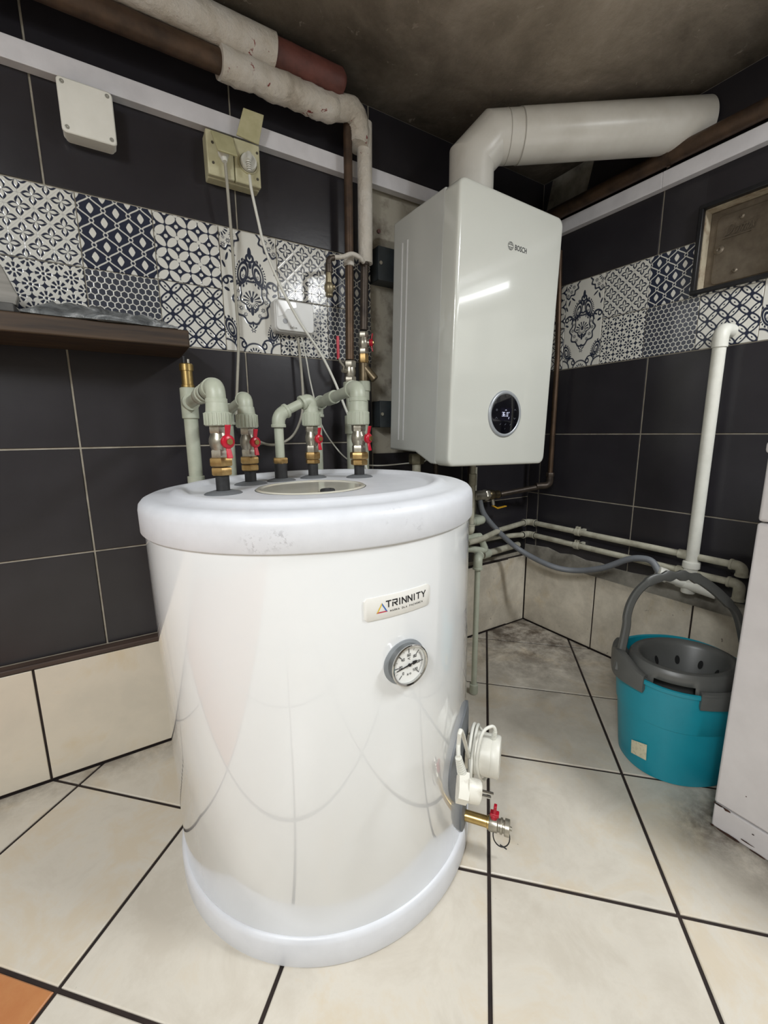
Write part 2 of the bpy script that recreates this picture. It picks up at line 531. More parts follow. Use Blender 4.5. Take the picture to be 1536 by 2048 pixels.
def ceil_mat():
    m, nt, b = new_mat('ceiling_concrete')
    b.inputs['Roughness'].default_value = .9
    n1 = noise_node(nt, 3.2, 8, .68, 'World', .4)
    r = ramp_node(nt, n1.outputs[0], [(.3, lin('665c4e')), (.5, lin('8f8475')), (.72, lin('b4a899'))])
    X.nt = nt
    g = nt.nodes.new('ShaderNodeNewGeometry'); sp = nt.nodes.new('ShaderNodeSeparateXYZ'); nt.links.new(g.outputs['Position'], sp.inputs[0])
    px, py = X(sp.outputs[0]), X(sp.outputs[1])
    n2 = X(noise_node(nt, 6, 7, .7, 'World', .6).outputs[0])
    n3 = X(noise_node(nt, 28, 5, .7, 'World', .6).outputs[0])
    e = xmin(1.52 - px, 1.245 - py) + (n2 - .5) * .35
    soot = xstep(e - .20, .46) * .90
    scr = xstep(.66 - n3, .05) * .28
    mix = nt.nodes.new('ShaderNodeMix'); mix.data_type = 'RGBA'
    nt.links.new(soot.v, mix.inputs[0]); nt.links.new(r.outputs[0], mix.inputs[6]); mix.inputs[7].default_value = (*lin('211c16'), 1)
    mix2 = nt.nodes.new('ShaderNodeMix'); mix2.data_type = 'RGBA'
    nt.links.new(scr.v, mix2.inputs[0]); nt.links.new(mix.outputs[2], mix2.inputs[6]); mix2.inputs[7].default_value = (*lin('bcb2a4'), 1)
    nt.links.new(mix2.outputs[2], b.inputs['Base Color'])
    n4 = noise_node(nt, 22, 6, .65, 'World')
    bump(nt, b, n4.outputs[0], .35, .012)
    return m
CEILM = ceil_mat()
PLASTER = plain('old_plaster', 'a39c8e', .9, 0, '5d5347', 9, .45, .72, bmp=.5, bscale=30, coord='Generated')
PLASTER = plain('old_plaster', 'a8a294', .9, 0, '574d42', 14, .48, .74, bmp=.5, bscale=45)
CEMENT = plain('cement', '8d897f', .9, 0, '57524a', 12, .4, .7, bmp=.5, bscale=50)
ROOMW = plain('room_plaster', 'b9b4aa', .9, 0, 'aaa59b', 4)
PAINTPIPE = None
def painted_pipe(name, chips=.7):
    m, nt, b = new_mat(name)
    b.inputs['Roughness'].default_value = .55
    n1 = noise_node(nt, 26, 6, .65, 'Object', .5)
    n2 = noise_node(nt, 9, 5, .6, 'Object', .6)
    r1 = ramp_node(nt, n2.outputs[0], [(.35, lin('cfcac2')), (.6, lin('c0b8ab')), (.8, lin('8d8273'))])
    r2 = ramp_node(nt, n1.outputs[0], [(chips, (0, 0, 0)), (chips + .02, (1, 1, 1))])
    mix = nt.nodes.new('ShaderNodeMix'); mix.data_type = 'RGBA'
    nt.links.new(r2.outputs[0], mix.inputs[0]); nt.links.new(r1.outputs[0], mix.inputs[6]); mix.inputs[7].default_value = (*lin('7a2f28'), 1)
    nt.links.new(mix.outputs[2], b.inputs['Base Color'])
    n3 = noise_node(nt, 60, 5, .6)
    bump(nt, b, n3.outputs[0], .8, .007)
    return m
PAINTP = painted_pipe('painted_pipe', .655)
LAGGING = painted_pipe('plaster_lagging', .645)
def wood_mat(name, c1, c2):
    m, nt, b = new_mat(name)
    b.inputs['Roughness'].default_value = .65
    tc = nt.nodes.new('ShaderNodeTexCoord'); mp = nt.nodes.new('ShaderNodeMapping'); mp.inputs['Scale'].default_value = (2, 30, 30)
    n = nt.nodes.new('ShaderNodeTexNoise'); n.inputs['Scale'].default_value = 3; n.inputs['Detail'].default_value = 7
    nt.links.new(tc.outputs['Object'], mp.inputs[0]); nt.links.new(mp.outputs[0], n.inputs['Vector'])
    r = ramp_node(nt, n.outputs[0], [(.35, lin(c1)), (.65, lin(c2))])
    nt.links.new(r.outputs[0], b.inputs['Base Color'])
    bump(nt, b, n.outputs[0], .2, .002)
    return m
WOOD = wood_mat('shelf_wood', '443322', '281d14')
GREYWOOD = wood_mat('grey_board', '8d8a84', '77746e')
def emit(name, c, s):
    m, nt, b = new_mat(name)
    b.inputs['Base Color'].default_value = (0, 0, 0, 1)
    b.inputs['Emission Color'].default_value = (*lin(c), 1); b.inputs['Emission Strength'].default_value = s
    n = noise_node(nt, 3)
    r = ramp_node(nt, n.outputs[0], [(0, lin(c)), (1, lin(c))]); nt.links.new(r.outputs[0], b.inputs['Emission Color'])
    return m

# ================================================================== SETTING
YW, XW, ZC = 1.245, 1.52, 1.787             # back wall, right wall, ceiling
YB, XB = 1.222, 1.502                       # faces of the pale base course
X0, Y0 = -1.7, -2.3                         # rest of the room, behind the camera
fl = struct('floor', MB().box((X0 - .1, Y0 - .1, -.1), (XW + .1, YW + .1, -.0035)), FGROUT, smooth=0)
def clip(poly, a, b, c):
    out = []
    for i in range(len(poly)):
        p, q = poly[i], poly[(i + 1) % len(poly)]
        dp, dq = a * p[0] + b * p[1] - c, a * q[0] + b * q[1] - c
        if dp <= 0: out.append(p)
        if dp * dq < 0:
            t = dp / (dp - dq); out.append((p[0] + (q[0] - p[0]) * t, p[1] + (q[1] - p[1]) * t))
    return out
def inset(poly, d):
    n = len(poly); out = []
    for i in range(n):
        p0, p1, p2 = Vector(poly[i - 1]), Vector(poly[i]), Vector(poly[(i + 1) % n])
        e1, e2 = (p1 - p0).normalized(), (p2 - p1).normalized()
        n1, n2 = Vector((-e1.y, e1.x)), Vector((-e2.y, e2.x))
        m = (n1 + n2); m = m / max(m.dot(n1), .3)
        out.append(tuple(p1 + m * d))
    return out
TP, U0, V0 = .3270, .7108, .0366
S2 = math.sqrt(.5)
for i in range(-9, 6):
    for j in range(-9, 9):
        u0, u1 = U0 + TP * i + .0035, U0 + TP * (i + 1) - .0035
        v0, v1 = V0 + TP * j + .0035, V0 + TP * (j + 1) - .0035
        poly = [((u + v) * S2, (u - v) * S2) for u, v in ((u0, v0), (u0, v1), (u1, v1), (u1, v0))]
        for a, b_, c in ((1, 0, XB - .003), (0, 1, YB - .003), (-1, 0, -X0), (0, -1, -Y0)):
            if poly: poly = clip(poly, a, b_, c)
        if len(poly) < 3: continue
        ar = sum(poly[k][0] * poly[(k + 1) % len(poly)][1] - poly[(k + 1) % len(poly)][0] * poly[k][1] for k in range(len(poly))) / 2
        if ar < 0: poly.reverse(); ar = -ar
        if ar < 4e-4: continue
        n = len(poly)
        lo = [Vector((*p, -.004)) for p in poly]; mid = [Vector((*p, -.0015)) for p in poly]; top = [Vector((*p, 0)) for p in inset(poly, .0018)]
        mb = MB().add(lo + mid + top, [tuple(range(2 * n, 3 * n))] + [(k, (k + 1) % n, (k + 1) % n + n, k + n) for k in range(n)] + [(k + n, (k + 1) % n + n, (k + 1) % n + 2 * n, k + 2 * n) for k in range(n)])
        orange = (i <= -2 and j <= -3)
        t = obj('floor_tile', mb, FLOORO if orange else FLOORM, fl, smooth=0)
        if orange: t['label'] = 'terracotta orange floor tile'

# --- walls as slabs with recesses
PX0, PX1, PZ0, PZ1 = .731, 1.26, .775, 1.575       # bare plaster behind the boiler
wb = MB()
for a, b_ in (((X0, PX0), (0, ZC)), ((PX1, XW + .1), (0, ZC)), ((PX0, PX1), (0, PZ0)), ((PX0, PX1), (PZ1, ZC))):
    wb.box((a[0], YW + .003, b_[0]), (a[1], YW + .1, b_[1]))
wall_back = struct('wall_back', wb, GROUT, smooth=0, org=(0, YW, 0))
def rough_panel(nx, nz, fpos, amp):
    mb = MB(); vs = []; fs = []
    for k in range(nz + 1):
        for i in range(nx + 1):
            edge = 0 if i in (0, nx) or k in (0, nz) else 1
            vs.append(fpos(i / nx, k / nz, random.uniform(-amp, amp) * edge))
    for k in range(nz):
        for i in range(nx):
            q = k * (nx + 1) + i
            fs.append((q, q + 1, q + nx + 2, q + nx + 1))
    return mb.add(vs, fs)
pp = rough_panel(18, 26, lambda s, t, d: (PX0 + (PX1 - PX0) * s, YW + .011 + d, PZ0 + (PZ1 - PZ0) * t), .0022)
o = obj('bare_plaster', pp, PLASTER, wall_back); o['label'] = 'bare stained plaster behind the boiler'
hole = MB().cyl(pt('y', YW + .012, 757, 463), pt('y', YW + .012, 757, 463) + V(0, -.004, 0), .006, 12)
obj('wall_plug', hole, RUSTR, wall_back)

DX0, DX1, DZ0, DZ1 = .448, .672, 1.250, 1.472       # chimney door hole in the right wall (y, z)
wr = MB()
YE = Y0
for a, b_ in (((YE, DX0), (0, ZC)), ((DX1, YW + .1), (0, ZC)), ((DX0, DX1), (0, DZ0)), ((DX0, DX1), (DZ1, ZC))):
    wr.box((XW + .003, a[0], b_[0]), (XW + .1, a[1], b_[1]))
wr.box((XW + .07, DX0, DZ0), (XW + .1, DX1, DZ1))
wall_right = struct('wall_right', wr, GROUT, smooth=0, org=(XW, 0, 0))
struct('wall_left', MB().box((X0 - .1, Y0, 0), (X0, YW, ZC)), ROOMW, smooth=0)
struct('wall_front', MB().box((X0, Y0 - .1, 0), (XW, Y0, ZC)), ROOMW, smooth=0)
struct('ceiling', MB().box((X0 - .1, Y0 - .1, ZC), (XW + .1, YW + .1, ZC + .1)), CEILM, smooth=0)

def tile(wall, name, r, mat, full=None, th=.0045, ch=.0012, face=None):
    """one wall tile; r = (s0, s1, z0, z1), s runs along x on the back wall and along -y on the right wall"""
    s0, s1, z0, z1 = r
    full = full or r
    if wall is wall_back: P = lambda s, z, d: V(s, (face or YW) + d, z)
    else: P = lambda s, z, d: V((face or XW) + d, -s, z)
    q = [(s0, z0), (s1, z0), (s1, z1), (s0, z1)]
    qi = [(s0 + ch, z0 + ch), (s1 - ch, z0 + ch), (s1 - ch, z1 - ch), (s0 + ch, z1 - ch)]
    vs = [P(s, z, th) for s, z in q] + [P(s, z, ch * .8) for s, z in q] + [P(s, z, 0) for s, z in qi]
    fs = [(8, 9, 10, 11)] + [(k, (k + 1) % 4, (k + 1) % 4 + 4, k + 4) for k in range(4)] + [(k + 4, (k + 1) % 4 + 4, (k + 1) % 4 + 8, k + 8) for k in range(4)]
    off = SUBSUM[wall.name]
    ctr = P((s0 + s1) / 2, z0, 0)
    me = bpy.data.meshes.new(name)
    me.from_pydata([v - ctr for v in vs], [], fs)
    uv = me.uv_layers.new(name='UVMap')
    sz = q + q + qi
    for l in me.loops:
        s, z = sz[l.vertex_index]
        uv.data[l.index].uv = ((s - full[0]) / (full[1] - full[0]), (z - full[2]) / (full[3] - full[2]))
    bm = bmesh.new(); bm.from_mesh(me); bmesh.ops.recalc_face_normals(bm, faces=bm.faces)
    # the open back makes "outside" ambiguous: turn the front towards the room
    f0 = max(bm.faces, key=lambda f: f.calc_area())
    want = V(0, -1, 0) if wall is wall_back else V(-1, 0, 0)
    if f0.normal.dot(want) < 0: bmesh.ops.reverse_faces(bm, faces=bm.faces)
    bm.to_mesh(me); bm.free()
    me.materials.append(mat)
    o = bpy.data.objects.new(name, me); COL.objects.link(o); o.parent = wall; o.location = ctr - off
    SUBSUM[o.name] = ctr
    return o
def minus(r, h):
    if h is None or h[0] >= r[1] or h[1] <= r[0] or h[2] >= r[3] or h[3] <= r[2]: return [r]
    out = []
    if h[0] > r[0]: out.append((r[0], h[0], r[2], r[3]))
    if h[1] < r[1]: out.append((h[1], r[1], r[2], r[3]))
    a, b_ = max(r[0], h[0]), min(r[1], h[1])
    if h[2] > r[2]: out.append((a, b_, r[2], h[2]))
    if h[3] < r[3]: out.append((a, b_, h[3], r[3]))
    return [q for q in out if q[1] - q[0] > .006 and q[3] - q[2] > .006]
def course(wall, s_ref, pitch, z0, z1, s_lo, s_hi, mat, hole=None, gap=.0021, name='dark_tile', **k):
    i = math.floor((s_lo - s_ref) / pitch)
    while s_ref + i * pitch < s_hi:
        r = (max(s_ref + i * pitch + gap, s_lo), min(s_ref + (i + 1) * pitch - gap, s_hi), z0 + gap, z1 - gap)
        if r[1] - r[0] > .01:
            qs = minus(r, hole)
            for q in qs: tile(wall, name, q, mat, ch=.0012 if len(qs) == 1 else .0001, **k)
        i += 1
BH = (PX0 - .001, PX1, PZ0, PZ1 + .02)
for z0, z1 in ((.315, .562), (.562, .815), (.815, 1.066), (1.370, 1.622), (1.622, ZC)):
    course(wall_back, -.072, .4015, z0, z1, X0, XW - .001, DARKT, BH)
SEQ = [(T_STAR, T_DAISY), (T_OGEE, T_HEX), (T_PETAL, T_WEAVE), (T_DAMASK,)]
def band(wall, s_ref, pitch, i0, i1, k0, zb, zm, zt, lo, hi, hole):
    for i in range(i0, i1):
        s0, s1 = s_ref + i * pitch + .001, s_ref + (i + 1) * pitch - .001
        m = SEQ[(i + k0) % 4]
        rows = [(zb, zt)] if len(m) == 1 else [(zm, zt), (zb, zm)]
        for (a, b_), mm in zip(rows, m):
            full = (s0, s1, a + .001, b_ - .001)
            r = (max(s0, lo), min(s1, hi), full[2], full[3])
            if r[1] - r[0] < .01: continue
            qs = minus(r, hole)
            for q in qs: tile(wall, 'patterned_tile', q, mm, full, ch=.0012 if len(qs) == 1 else .0001)
band(wall_back, -.17, .1502, -10, 10, 0, 1.066, 1.2175, 1.370, X0, XW, BH)
# right wall: s = -y
DH = (-DX1, -DX0, DZ0, DZ1)
for z0, z1 in ((.332, .582), (.582, .832), (.832, 1.0815), (1.390, 1.642), (1.642, ZC)):
    course(wall_right, -.790, .4, z0, z1, -YW, -YE, DARKT, DH)
band(wall_right, -.962, .1525, -2, 20, 0, 1.0815, 1.2355, 1.390, -YW, -YE, DH)
# pale base course, standing proud
wall_base = MB().box((X0, YB + .003, 0), (XW, YW + .004, .300))
obj('base_bed', wall_base, FGROUT, wall_back, smooth=0)
obj('base_bed', MB().box((XB + .003, YE, 0), (XW + .004, YB, .296)), FGROUT, wall_right, smooth=0)
course(wall_back, -.222, .3275, .002, .302, X0, 1.391, BASEM, None, .0026, 'base_tile', face=YB)
tile(wall_back, 'base_tile', (1.391, XB - .002, .002, .302), BASEM, face=YB)
course(wall_right, -.893, .3275, .002, .298, -(YB - .003), -YE, BASEM, None, .0026, 'base_tile', face=XB)
# brown edging strip between base and dark tiles
struct('trim_1', MB().box((X0, YB - .003, .302), (.72, YW + .004, .314)), wood_mat('edging', '54433a', '3d302a'), bevel=.002)
# cement fillet above the base of the right wall and beside the corner
def fillet():
    n = 60; vs = []; fs = []
    for i in range(n + 1):
        y = YB + .02 - i * (YB + .02 - YE) / n
        h = .352 + random.uniform(-.007, .007) - .02 * min(1, i / n * 3)
        for d, z in ((.0, .296), (.003, .301), (.010, .325), (.0155, h), (.020, h + .002)):
            vs.append((XB + d + random.uniform(-.0012, .0012), y, z))
    for i in range(n):
        for k in range(4):
            q = i * 5 + k; fs.append((q, q + 1, q + 6, q + 5))
    return MB().add(vs, fs)
obj('cement_fillet', fillet(), CEMENT, wall_right)
# bare plaster patch high in the corner
obj('bare_plaster', rough_panel(10, 10, lambda s, t, d: (XW - .001 + d * .5, 1.235 - .17 * s - .03 * t, 1.655 + .128 * t), .002), CEMENT, wall_right)

# ================================================================== STORAGE TANK
TC = V(.338, .787, 0)
tank = thing('storage_tank', TC, 'white cylindrical hot water tank standing in the middle of the floor', 'water tank')
def R_tank(): return Matrix.Rotation(-.0136, 3, 'Y') @ Matrix.Rotation(-.0058, 3, 'X')
RT = R_tank(); RTI = RT.inverted()
def tl(p): return RTI @ (Vector(p) - TC) + TC
def lathe_z(prof, seg=128, cap=True):
    m = MB().lathe(TC, (0, 0, 1), [(z, r) for z, r in prof], seg)
    if not cap: m.f = m.f[:-1]
    return m
body = lathe_z([(.045, .300), (.050, .3035), (.692, .3035), (.694, .30)], 400)
obj('body', body, TANKW, tank)
obj('base_ring', lathe_z([(.001, .29), (.001, .3085), (.006, .3105), (.046, .3105), (.053, .3085), (.0565, .3045), (.0567, .30)], 160), LIDW, tank)
lp = [(.689, .300), (.6895, .3075), (.692, .3095), (.727, .3095), (.735, .308), (.741, .303), (.7445, .295), (.7452, .285), (.7452, .262), (.750, .256), (.7530, .250), (.7533, .242), (.751, .236), (.7455, .229), (.7447, .222), (.7447, .118), (.7452, .108), (.744, .104)]
hub = tl(pt('z', .745, 623, 973))
lm = lathe_z(lp[:15], 160, False)
if len(lm.f[-1]) > 4: lm.f = lm.f[:-1]
n0 = len(lm.v) - 160
for z, r in ((.7447, .130), (.7452, .110), (.7440, .104)):
    for k in range(160):
        g = 2 * PI * k / 160
        lm.v.append(Vector((hub.x, hub.y, z)))
UD = (lm.v[n0] - V(TC.x, TC.y, lm.v[n0].z)).normalized(); WD = V(0, 0, 1).cross(UD)
for i, (z, r) in enumerate(((.7447, .130), (.7452, .110), (.7440, .104))):
    for k in range(160):
        g = 2 * PI * k / 160
        lm.v[n0 + 160 * (i + 1) + k] = V(hub.x, hub.y, z) + UD * (cos(g) * r) + WD * (sin(g) * r)
        k2 = (k + 1) % 160
        lm.f.append((n0 + 160 * i + k, n0 + 160 * i + k2, n0 + 160 * (i + 1) + k2, n0 + 160 * (i + 1) + k))
LIDS = plain('lid_scuffed', 'd9dbe0', .38, 0, 'd3d5da', 30, bmp=.06, bscale=700)
def scuff():
    nt = LIDS.node_tree; b = nt.nodes['Principled BSDF']; X.nt = nt
    g = nt.nodes.new('ShaderNodeNewGeometry'); sp = nt.nodes.new('ShaderNodeSeparateXYZ'); nt.links.new(g.outputs['Position'], sp.inputs[0])
    px, py, pz = X(sp.outputs[0]), X(sp.outputs[1]), X(sp.outputs[2])
    n1 = noise_node(nt, 150, 4, .7, 'World'); n2 = noise_node(nt, 40, 4, .6, 'World')
    m = 0
    out = []
    for (x, y), r in (((518, 1086), .022), ((560, 1080), .02), ((800, 1035), .02), ((845, 1052), .012)):
        c = proj_lid(x, y)
        d = xsqrt((px - c.x) * (px - c.x) + (py - c.y) * (py - c.y) + (pz - c.z) * (pz - c.z) * 3.)
        out.append(xstep(d - r, .02) * xstep(.56 - X(n1.outputs[0]), .06) * xstep(.47 - X(n2.outputs[0]), .08))
    f = X.op('MULTIPLY', xmax(*out), .45)
    old = b.inputs['Base Color'].links[0].from_socket
    mix = nt.nodes.new('ShaderNodeMix'); mix.data_type = 'RGBA'
    nt.links.new(f.v, mix.inputs[0]); nt.links.new(old, mix.inputs[6]); mix.inputs[7].default_value = (*lin('8c8c90'), 1)
    nt.links.new(mix.outputs[2], b.inputs['Base Color'])
def proj_lid(x, y):
    o = V(0, 0, H); d = _f + _r * ((x - 768) / F) + _d * ((y - 1024) / F)
    t = .3
    while t < 1.5:
        p = o + d * t
        if (p.xy - TC.xy).length < .312: return p
        t += .001
scuff()
obj('lid', lm, LIDS, tank)
DISH = plain('dish_plastic', 'd3d0c2', .18, 0, 'c8c4b5', 10, coat=.5)
hb = MB().lathe((hub.x, hub.y, 0), (0, 0, 1), [(.7445, .103), (.7465, .1), (.7468, .097), (.7455, .092), (.743, .088), (.735, .07), (.731, .045), (.730, .0001)], 96)
dsh = obj('hub_dish', hb, DISH, tank)
lidcut = None
hp = tl(pt('z', .748, 655, 979))
obj('plug', MB().lathe((hp.x, hp.y, 0), (0, 0, 1), [(.728, .013), (.7475, .013), (.749, .0115), (.749, .007), (.744, .006), (.744, .0001)], 32), BLACKR, tank)
PORTS = [pt('z', .745, *p) for p in ((447, 984), (502, 966), (563, 960), (627, 955), (719, 955))]
for p, r in zip(PORTS, (.032, .033, .031, .030, .030)):
    q = tl(p)
    obj('port_collar', MB().lathe((q.x, q.y, 0), (0, 0, 1), [(.744, r), (.7455, r), (.7475, r * .9), (.7505, .017), (.7505, .012), (.745, .012)], 40), GREYP, tank)
def on_cyl(ang, z, r): return V(TC.x + r * cos(ang), TC.y + r * sin(ang), z)
def wrap(poly, r0, r1, ang, zc):
    """flat outline [(s, t)] in metres wrapped on the tank as a thin raised plate"""
    mb = MB()
    n = len(poly)
    A = [on_cyl(ang + s / .3035, zc + t, r0) for s, t in poly]; B = [on_cyl(ang + s / .3035, zc + t, r1) for s, t in poly]
    mb.add(A + B, [(k, (k + 1) % n, (k + 1) % n + n, k + n) for k in range(n)])
    return mb
def wrap_disc(rx, rz, r0, r1, ang, zc, rings=6, seg=64, hole=0, bev=.0):
    mb = MB(); vs = []; fs = []
    R = [hole + (1 - hole) * i / rings for i in range(rings + 1)]
    for i, f in enumerate(R):
        rr = r1 - (bev if i == rings else 0)
        for k in range(seg):
            a = 2 * PI * k / seg
            vs.append(on_cyl(ang + rx * f * cos(a) / .3035, zc + rz * f * sin(a), rr))
    for k in range(seg):
        a = 2 * PI * k / seg
        vs.append(on_cyl(ang + rx * 1.01 * cos(a) / .3035, zc + rz * 1.01 * sin(a), r0))
    m = rings + 1
    for i in range(m):
        for k in range(seg):
            k2 = (k + 1) % seg
            fs.append((i * seg + k, i * seg + k2, (i + 1) * seg + k2, (i + 1) * seg + k))
    return mb.add(vs, fs)
def wrap_rect(w_, h_, r0, r1, ang, zc, rad=.004, n=24):
    mb = MB(); vs = []; fs = []
    for i in range(n + 1):
        s = -w_ / 2 + w_ * i / n
        e = max(0, abs(s) - (w_ / 2 - rad)); hh = h_ / 2 - rad + math.sqrt(max(rad * rad - e * e, 0))
        for rr, t in ((r0, -hh), (r1 - .0004, -hh), (r1, -hh + .0006), (r1, hh - .0006), (r1 - .0004, hh), (r0, hh)):
            vs.append(on_cyl(ang + s / .3035, zc + t, rr))
    for i in range(n):
        for k in range(5):
            q = i * 6 + k; fs.append((q, q + 1, q + 7, q + 6))
    fs.append(tuple(range(6))); fs.append(tuple(n * 6 + k for k in range(6)))
    return mb.add(vs, fs)
LA, LZ = math.radians(-90.35), .5985
lab = obj('nameplate', wrap_rect(.1155, .0345, .303, .3052, LA, LZ), plain('nameplate', 'dedcd6', .4, 0, 'dad8d2', 40), tank)
# strokes of the lettering, wrapped on the plate
def stroke_poly(pts, w_):
    """thick polyline as quads in the (s, t) plane"""
    out = []
    for (x0, y0), (x1, y1) in zip(pts, pts[1:]):
        d = Vector((x1 - x0, y1 - y0)); L = d.length
        if L < 1e-9: continue
        d /= L; nn = Vector((-d.y, d.x)) * w_ / 2; e = d * w_ * .45
        p, q = Vector((x0, y0)) - e, Vector((x1, y1)) + e
        out.append([tuple(p - nn), tuple(q - nn), tuple(q + nn), tuple(p + nn)])
    return out
GL = {'T': [[(0, 1), (1, 1)], [(.5, 1), (.5, 0)]], 'R': [[(0, 0), (0, .62)], [(0, 1), (1, 1), (1, .5), (.35, .5), (1, 0)]], 'I': [[(.5, 0), (.5, 1)]],
      'N': [[(0, 0), (0, 1), (1, 0), (1, 1)]], 'Y': [[(0, 1), (.5, .45), (1, 1)], [(.5, .45), (.5, 0)]], 'M': [[(0, 0), (0, 1), (.5, .4), (1, 1), (1, 0)]],
      'A': [[(0, 0), (.5, 1), (1, 0)], [(.2, .35), (.8, .35)]], 'K': [[(0, 0), (0, 1)], [(1, 1), (0, .45), (1, 0)]], 'D': [[(0, 0), (0, 1), (.7, 1), (1, .7), (1, .3), (.7, 0), (0, 0)]],
      'L': [[(0, 1), (0, 0), (1, 0)]], 'F': [[(0, 0), (0, 1), (1, 1)], [(0, .5), (.8, .5)]], 'C': [[(1, 1), (0, 1), (0, 0), (1, 0)]], 'H': [[(0, 0), (0, 1)], [(1, 0), (1, 1)], [(0, .5), (1, .5)]],
      'O': [[(0, 0), (0, 1), (1, 1), (1, 0), (0, 0)]], 'W': [[(0, 1), (.25, 0), (.5, .7), (.75, 0), (1, 1)]]}
def letters(txt, x, y, w_, h_, gap, th):
    polys = []
    for ch in txt:
        ww = w_ * (.35 if ch == 'I' else 1)
        if ch != ' ':
            for st in GL[ch]: polys += stroke_poly([(x + a * ww, y + b_ * h_) for a, b_ in st], th)
        x += ww + gap
    return polys
def wrapped(polys, r):
    mb = MB()
    for p in polys:
        n = len(p)
        mb.add([on_cyl(LA + s / .3035, LZ + t, r) for s, t in p], [tuple(range(n))])
    return mb
INK = plain('black_ink', '16161a', .5)
obj('lettering', wrapped(letters('TRINNITY', -.0235, -.0005, .0072, .0088, .0032, .0019), .3055), INK, lab, smooth=0)
obj('lettering', wrapped(letters('MARKA DLA FACHOWCA', -.0175, -.0085, .0019, .0024, .00145, .0005), .3055), INK, lab, smooth=0)
tri = [(-.0395, -.0075), (-.0305, .0075), (-.0215, -.0075)]
def edge(i, j, th, col, sh):
    a, b_ = Vector(tri[i]), Vector(tri[j])
    c = Vector((-.0305, -.0025))
    ia, ib = a + (c - a) * th, b_ + (c - b_) * th
    o = obj('emblem', wrapped([[tuple(a), tuple(b_), tuple(ib), tuple(ia)]], .3055), plain('emblem_' + col, col, .5), lab, smooth=0)
edge(0, 1, .36, 'd8b93c', 0); edge(1, 2, .36, '2f62a8', 0); edge(2, 0, .36, 'b8324a', 0)
# thermometer
GA, GZ = math.radians(-89.0), .503
gn = V(cos(GA), sin(GA), 0); gs = V(-sin(GA), cos(GA), 0)
gc = on_cyl(GA, GZ, .3035)
obj('gauge_gasket', wrap_disc(.0365, .0350, .302, .3065, GA, GZ, bev=.001), plain('gauge_grey', '85898c', .5, 0, '7c8083', 30), tank)
gauge = obj('thermometer', MB().lathe(gc, gn, [(0, .031), (.010, .031), (.0125, .0325), (.0145, .0325), (.0155, .031), (.0145, .0287), (.010, .0285)], 64), CHROME, tank)
gf = gc + gn * .0105
obj('dial', MB().lathe(gf - gn * .001, gn, [(0, .0286), (.001, .0286)], 64), plain('dial_white', 'e4e4e0', .5), gauge)
DIALK = MB()
def dial_quad(polys, lift=.0006):
    for p in polys:
        DIALK.add([gf + gn * lift + gs * s + V(0, 0, t) for s, t in p], [tuple(range(len(p)))])
for k in range(0, 121, 2):
    a = math.radians(-135 + k * 270 / 120)
    big = k % 20 == 0
    r0, r1 = (.0195, .0255) if big else (.0225, .0252)
    if not big and (k % 10) and k < 84: continue
    dial_quad(stroke_poly([(sin(a) * r0, cos(a) * r0), (sin(a) * r1, cos(a) * r1)], .0011 if big else .0005))
DG = {'0': [[(0, 0), (0, 1), (1, 1), (1, 0), (0, 0)]], '1': [[(.2, .8), (.6, 1), (.6, 0)]], '2': [[(0, 1), (1, 1), (1, .5), (0, .5), (0, 0), (1, 0)]], '4': [[(0, 1), (0, .4), (1, .4)], [(.75, 1), (.75, 0)]],
      '6': [[(1, 1), (0, 1), (0, 0), (1, 0), (1, .5), (0, .5)]], '8': [[(0, 0), (0, 1), (1, 1), (1, 0), (0, 0)], [(0, .5), (1, .5)]], 'C': [[(1, 1), (0, 1), (0, 0), (1, 0)]], '3': [[(0, 1), (1, 1), (1, 0), (0, 0)], [(.2, .5), (1, .5)]], '.': [[(.4, 0), (.6, 0)]],
      'o': [[(.2, .6), (.2, 1), (.7, 1), (.7, .6), (.2, .6)]]}
def digits(txt, cx, cy, w_, h_, gap, th):
    L = len(txt) * w_ + (len(txt) - 1) * gap; x = cx - L / 2; out = []
    for ch in txt:
        for st in DG[ch]: out += stroke_poly([(x + a * w_, cy - h_ / 2 + b_ * h_) for a, b_ in st], th)
        x += w_ + gap
    return out
for k in range(0, 121, 20):
    a = math.radians(-135 + k * 270 / 120)
    dial_quad(digits(str(k), sin(a) * .0155, cos(a) * .0155, .0021, .0036, .0011, .0007))
dial_quad(digits('oC', 0, .0095, .0018, .003, .0008, .0006))
dial_quad(stroke_poly([(-.0035, -.0165), (-.0035, -.0135), (-.002, -.0165), (-.002, -.0135)], .0006) + stroke_poly([(.0005, -.015), (.002, -.0135), (.0035, -.015), (.002, -.0165), (.0005, -.015)], .0006))
obj('dial_marks', DIALK, INK, gauge, smooth=0)
na = math.radians(-135 + 16 * 270 / 120)
nd = gs * sin(na) + V(0, 0, cos(na)); nn_ = gs * cos(na) - V(0, 0, sin(na))
nb = MB()
for a0, a1, w0, w1 in ((-.002, .0235, .0011, .0004), (-.0065, -.0005, .0008, .0008), (-.0135, -.0065, .0018, .003)):
    nb.prism([gf + gn * .0012 + nd * a0 - nn_ * w0, gf + gn * .0012 + nd * a1 - nn_ * w1, gf + gn * .0012 + nd * a1 + nn_ * w1, gf + gn * .0012 + nd * a0 + nn_ * w0], gn * .0008)
nb.cyl(gf + gn * .001, gf + gn * .003, .0024, 20)
obj('needle', nb, INK, gauge, smooth=0)
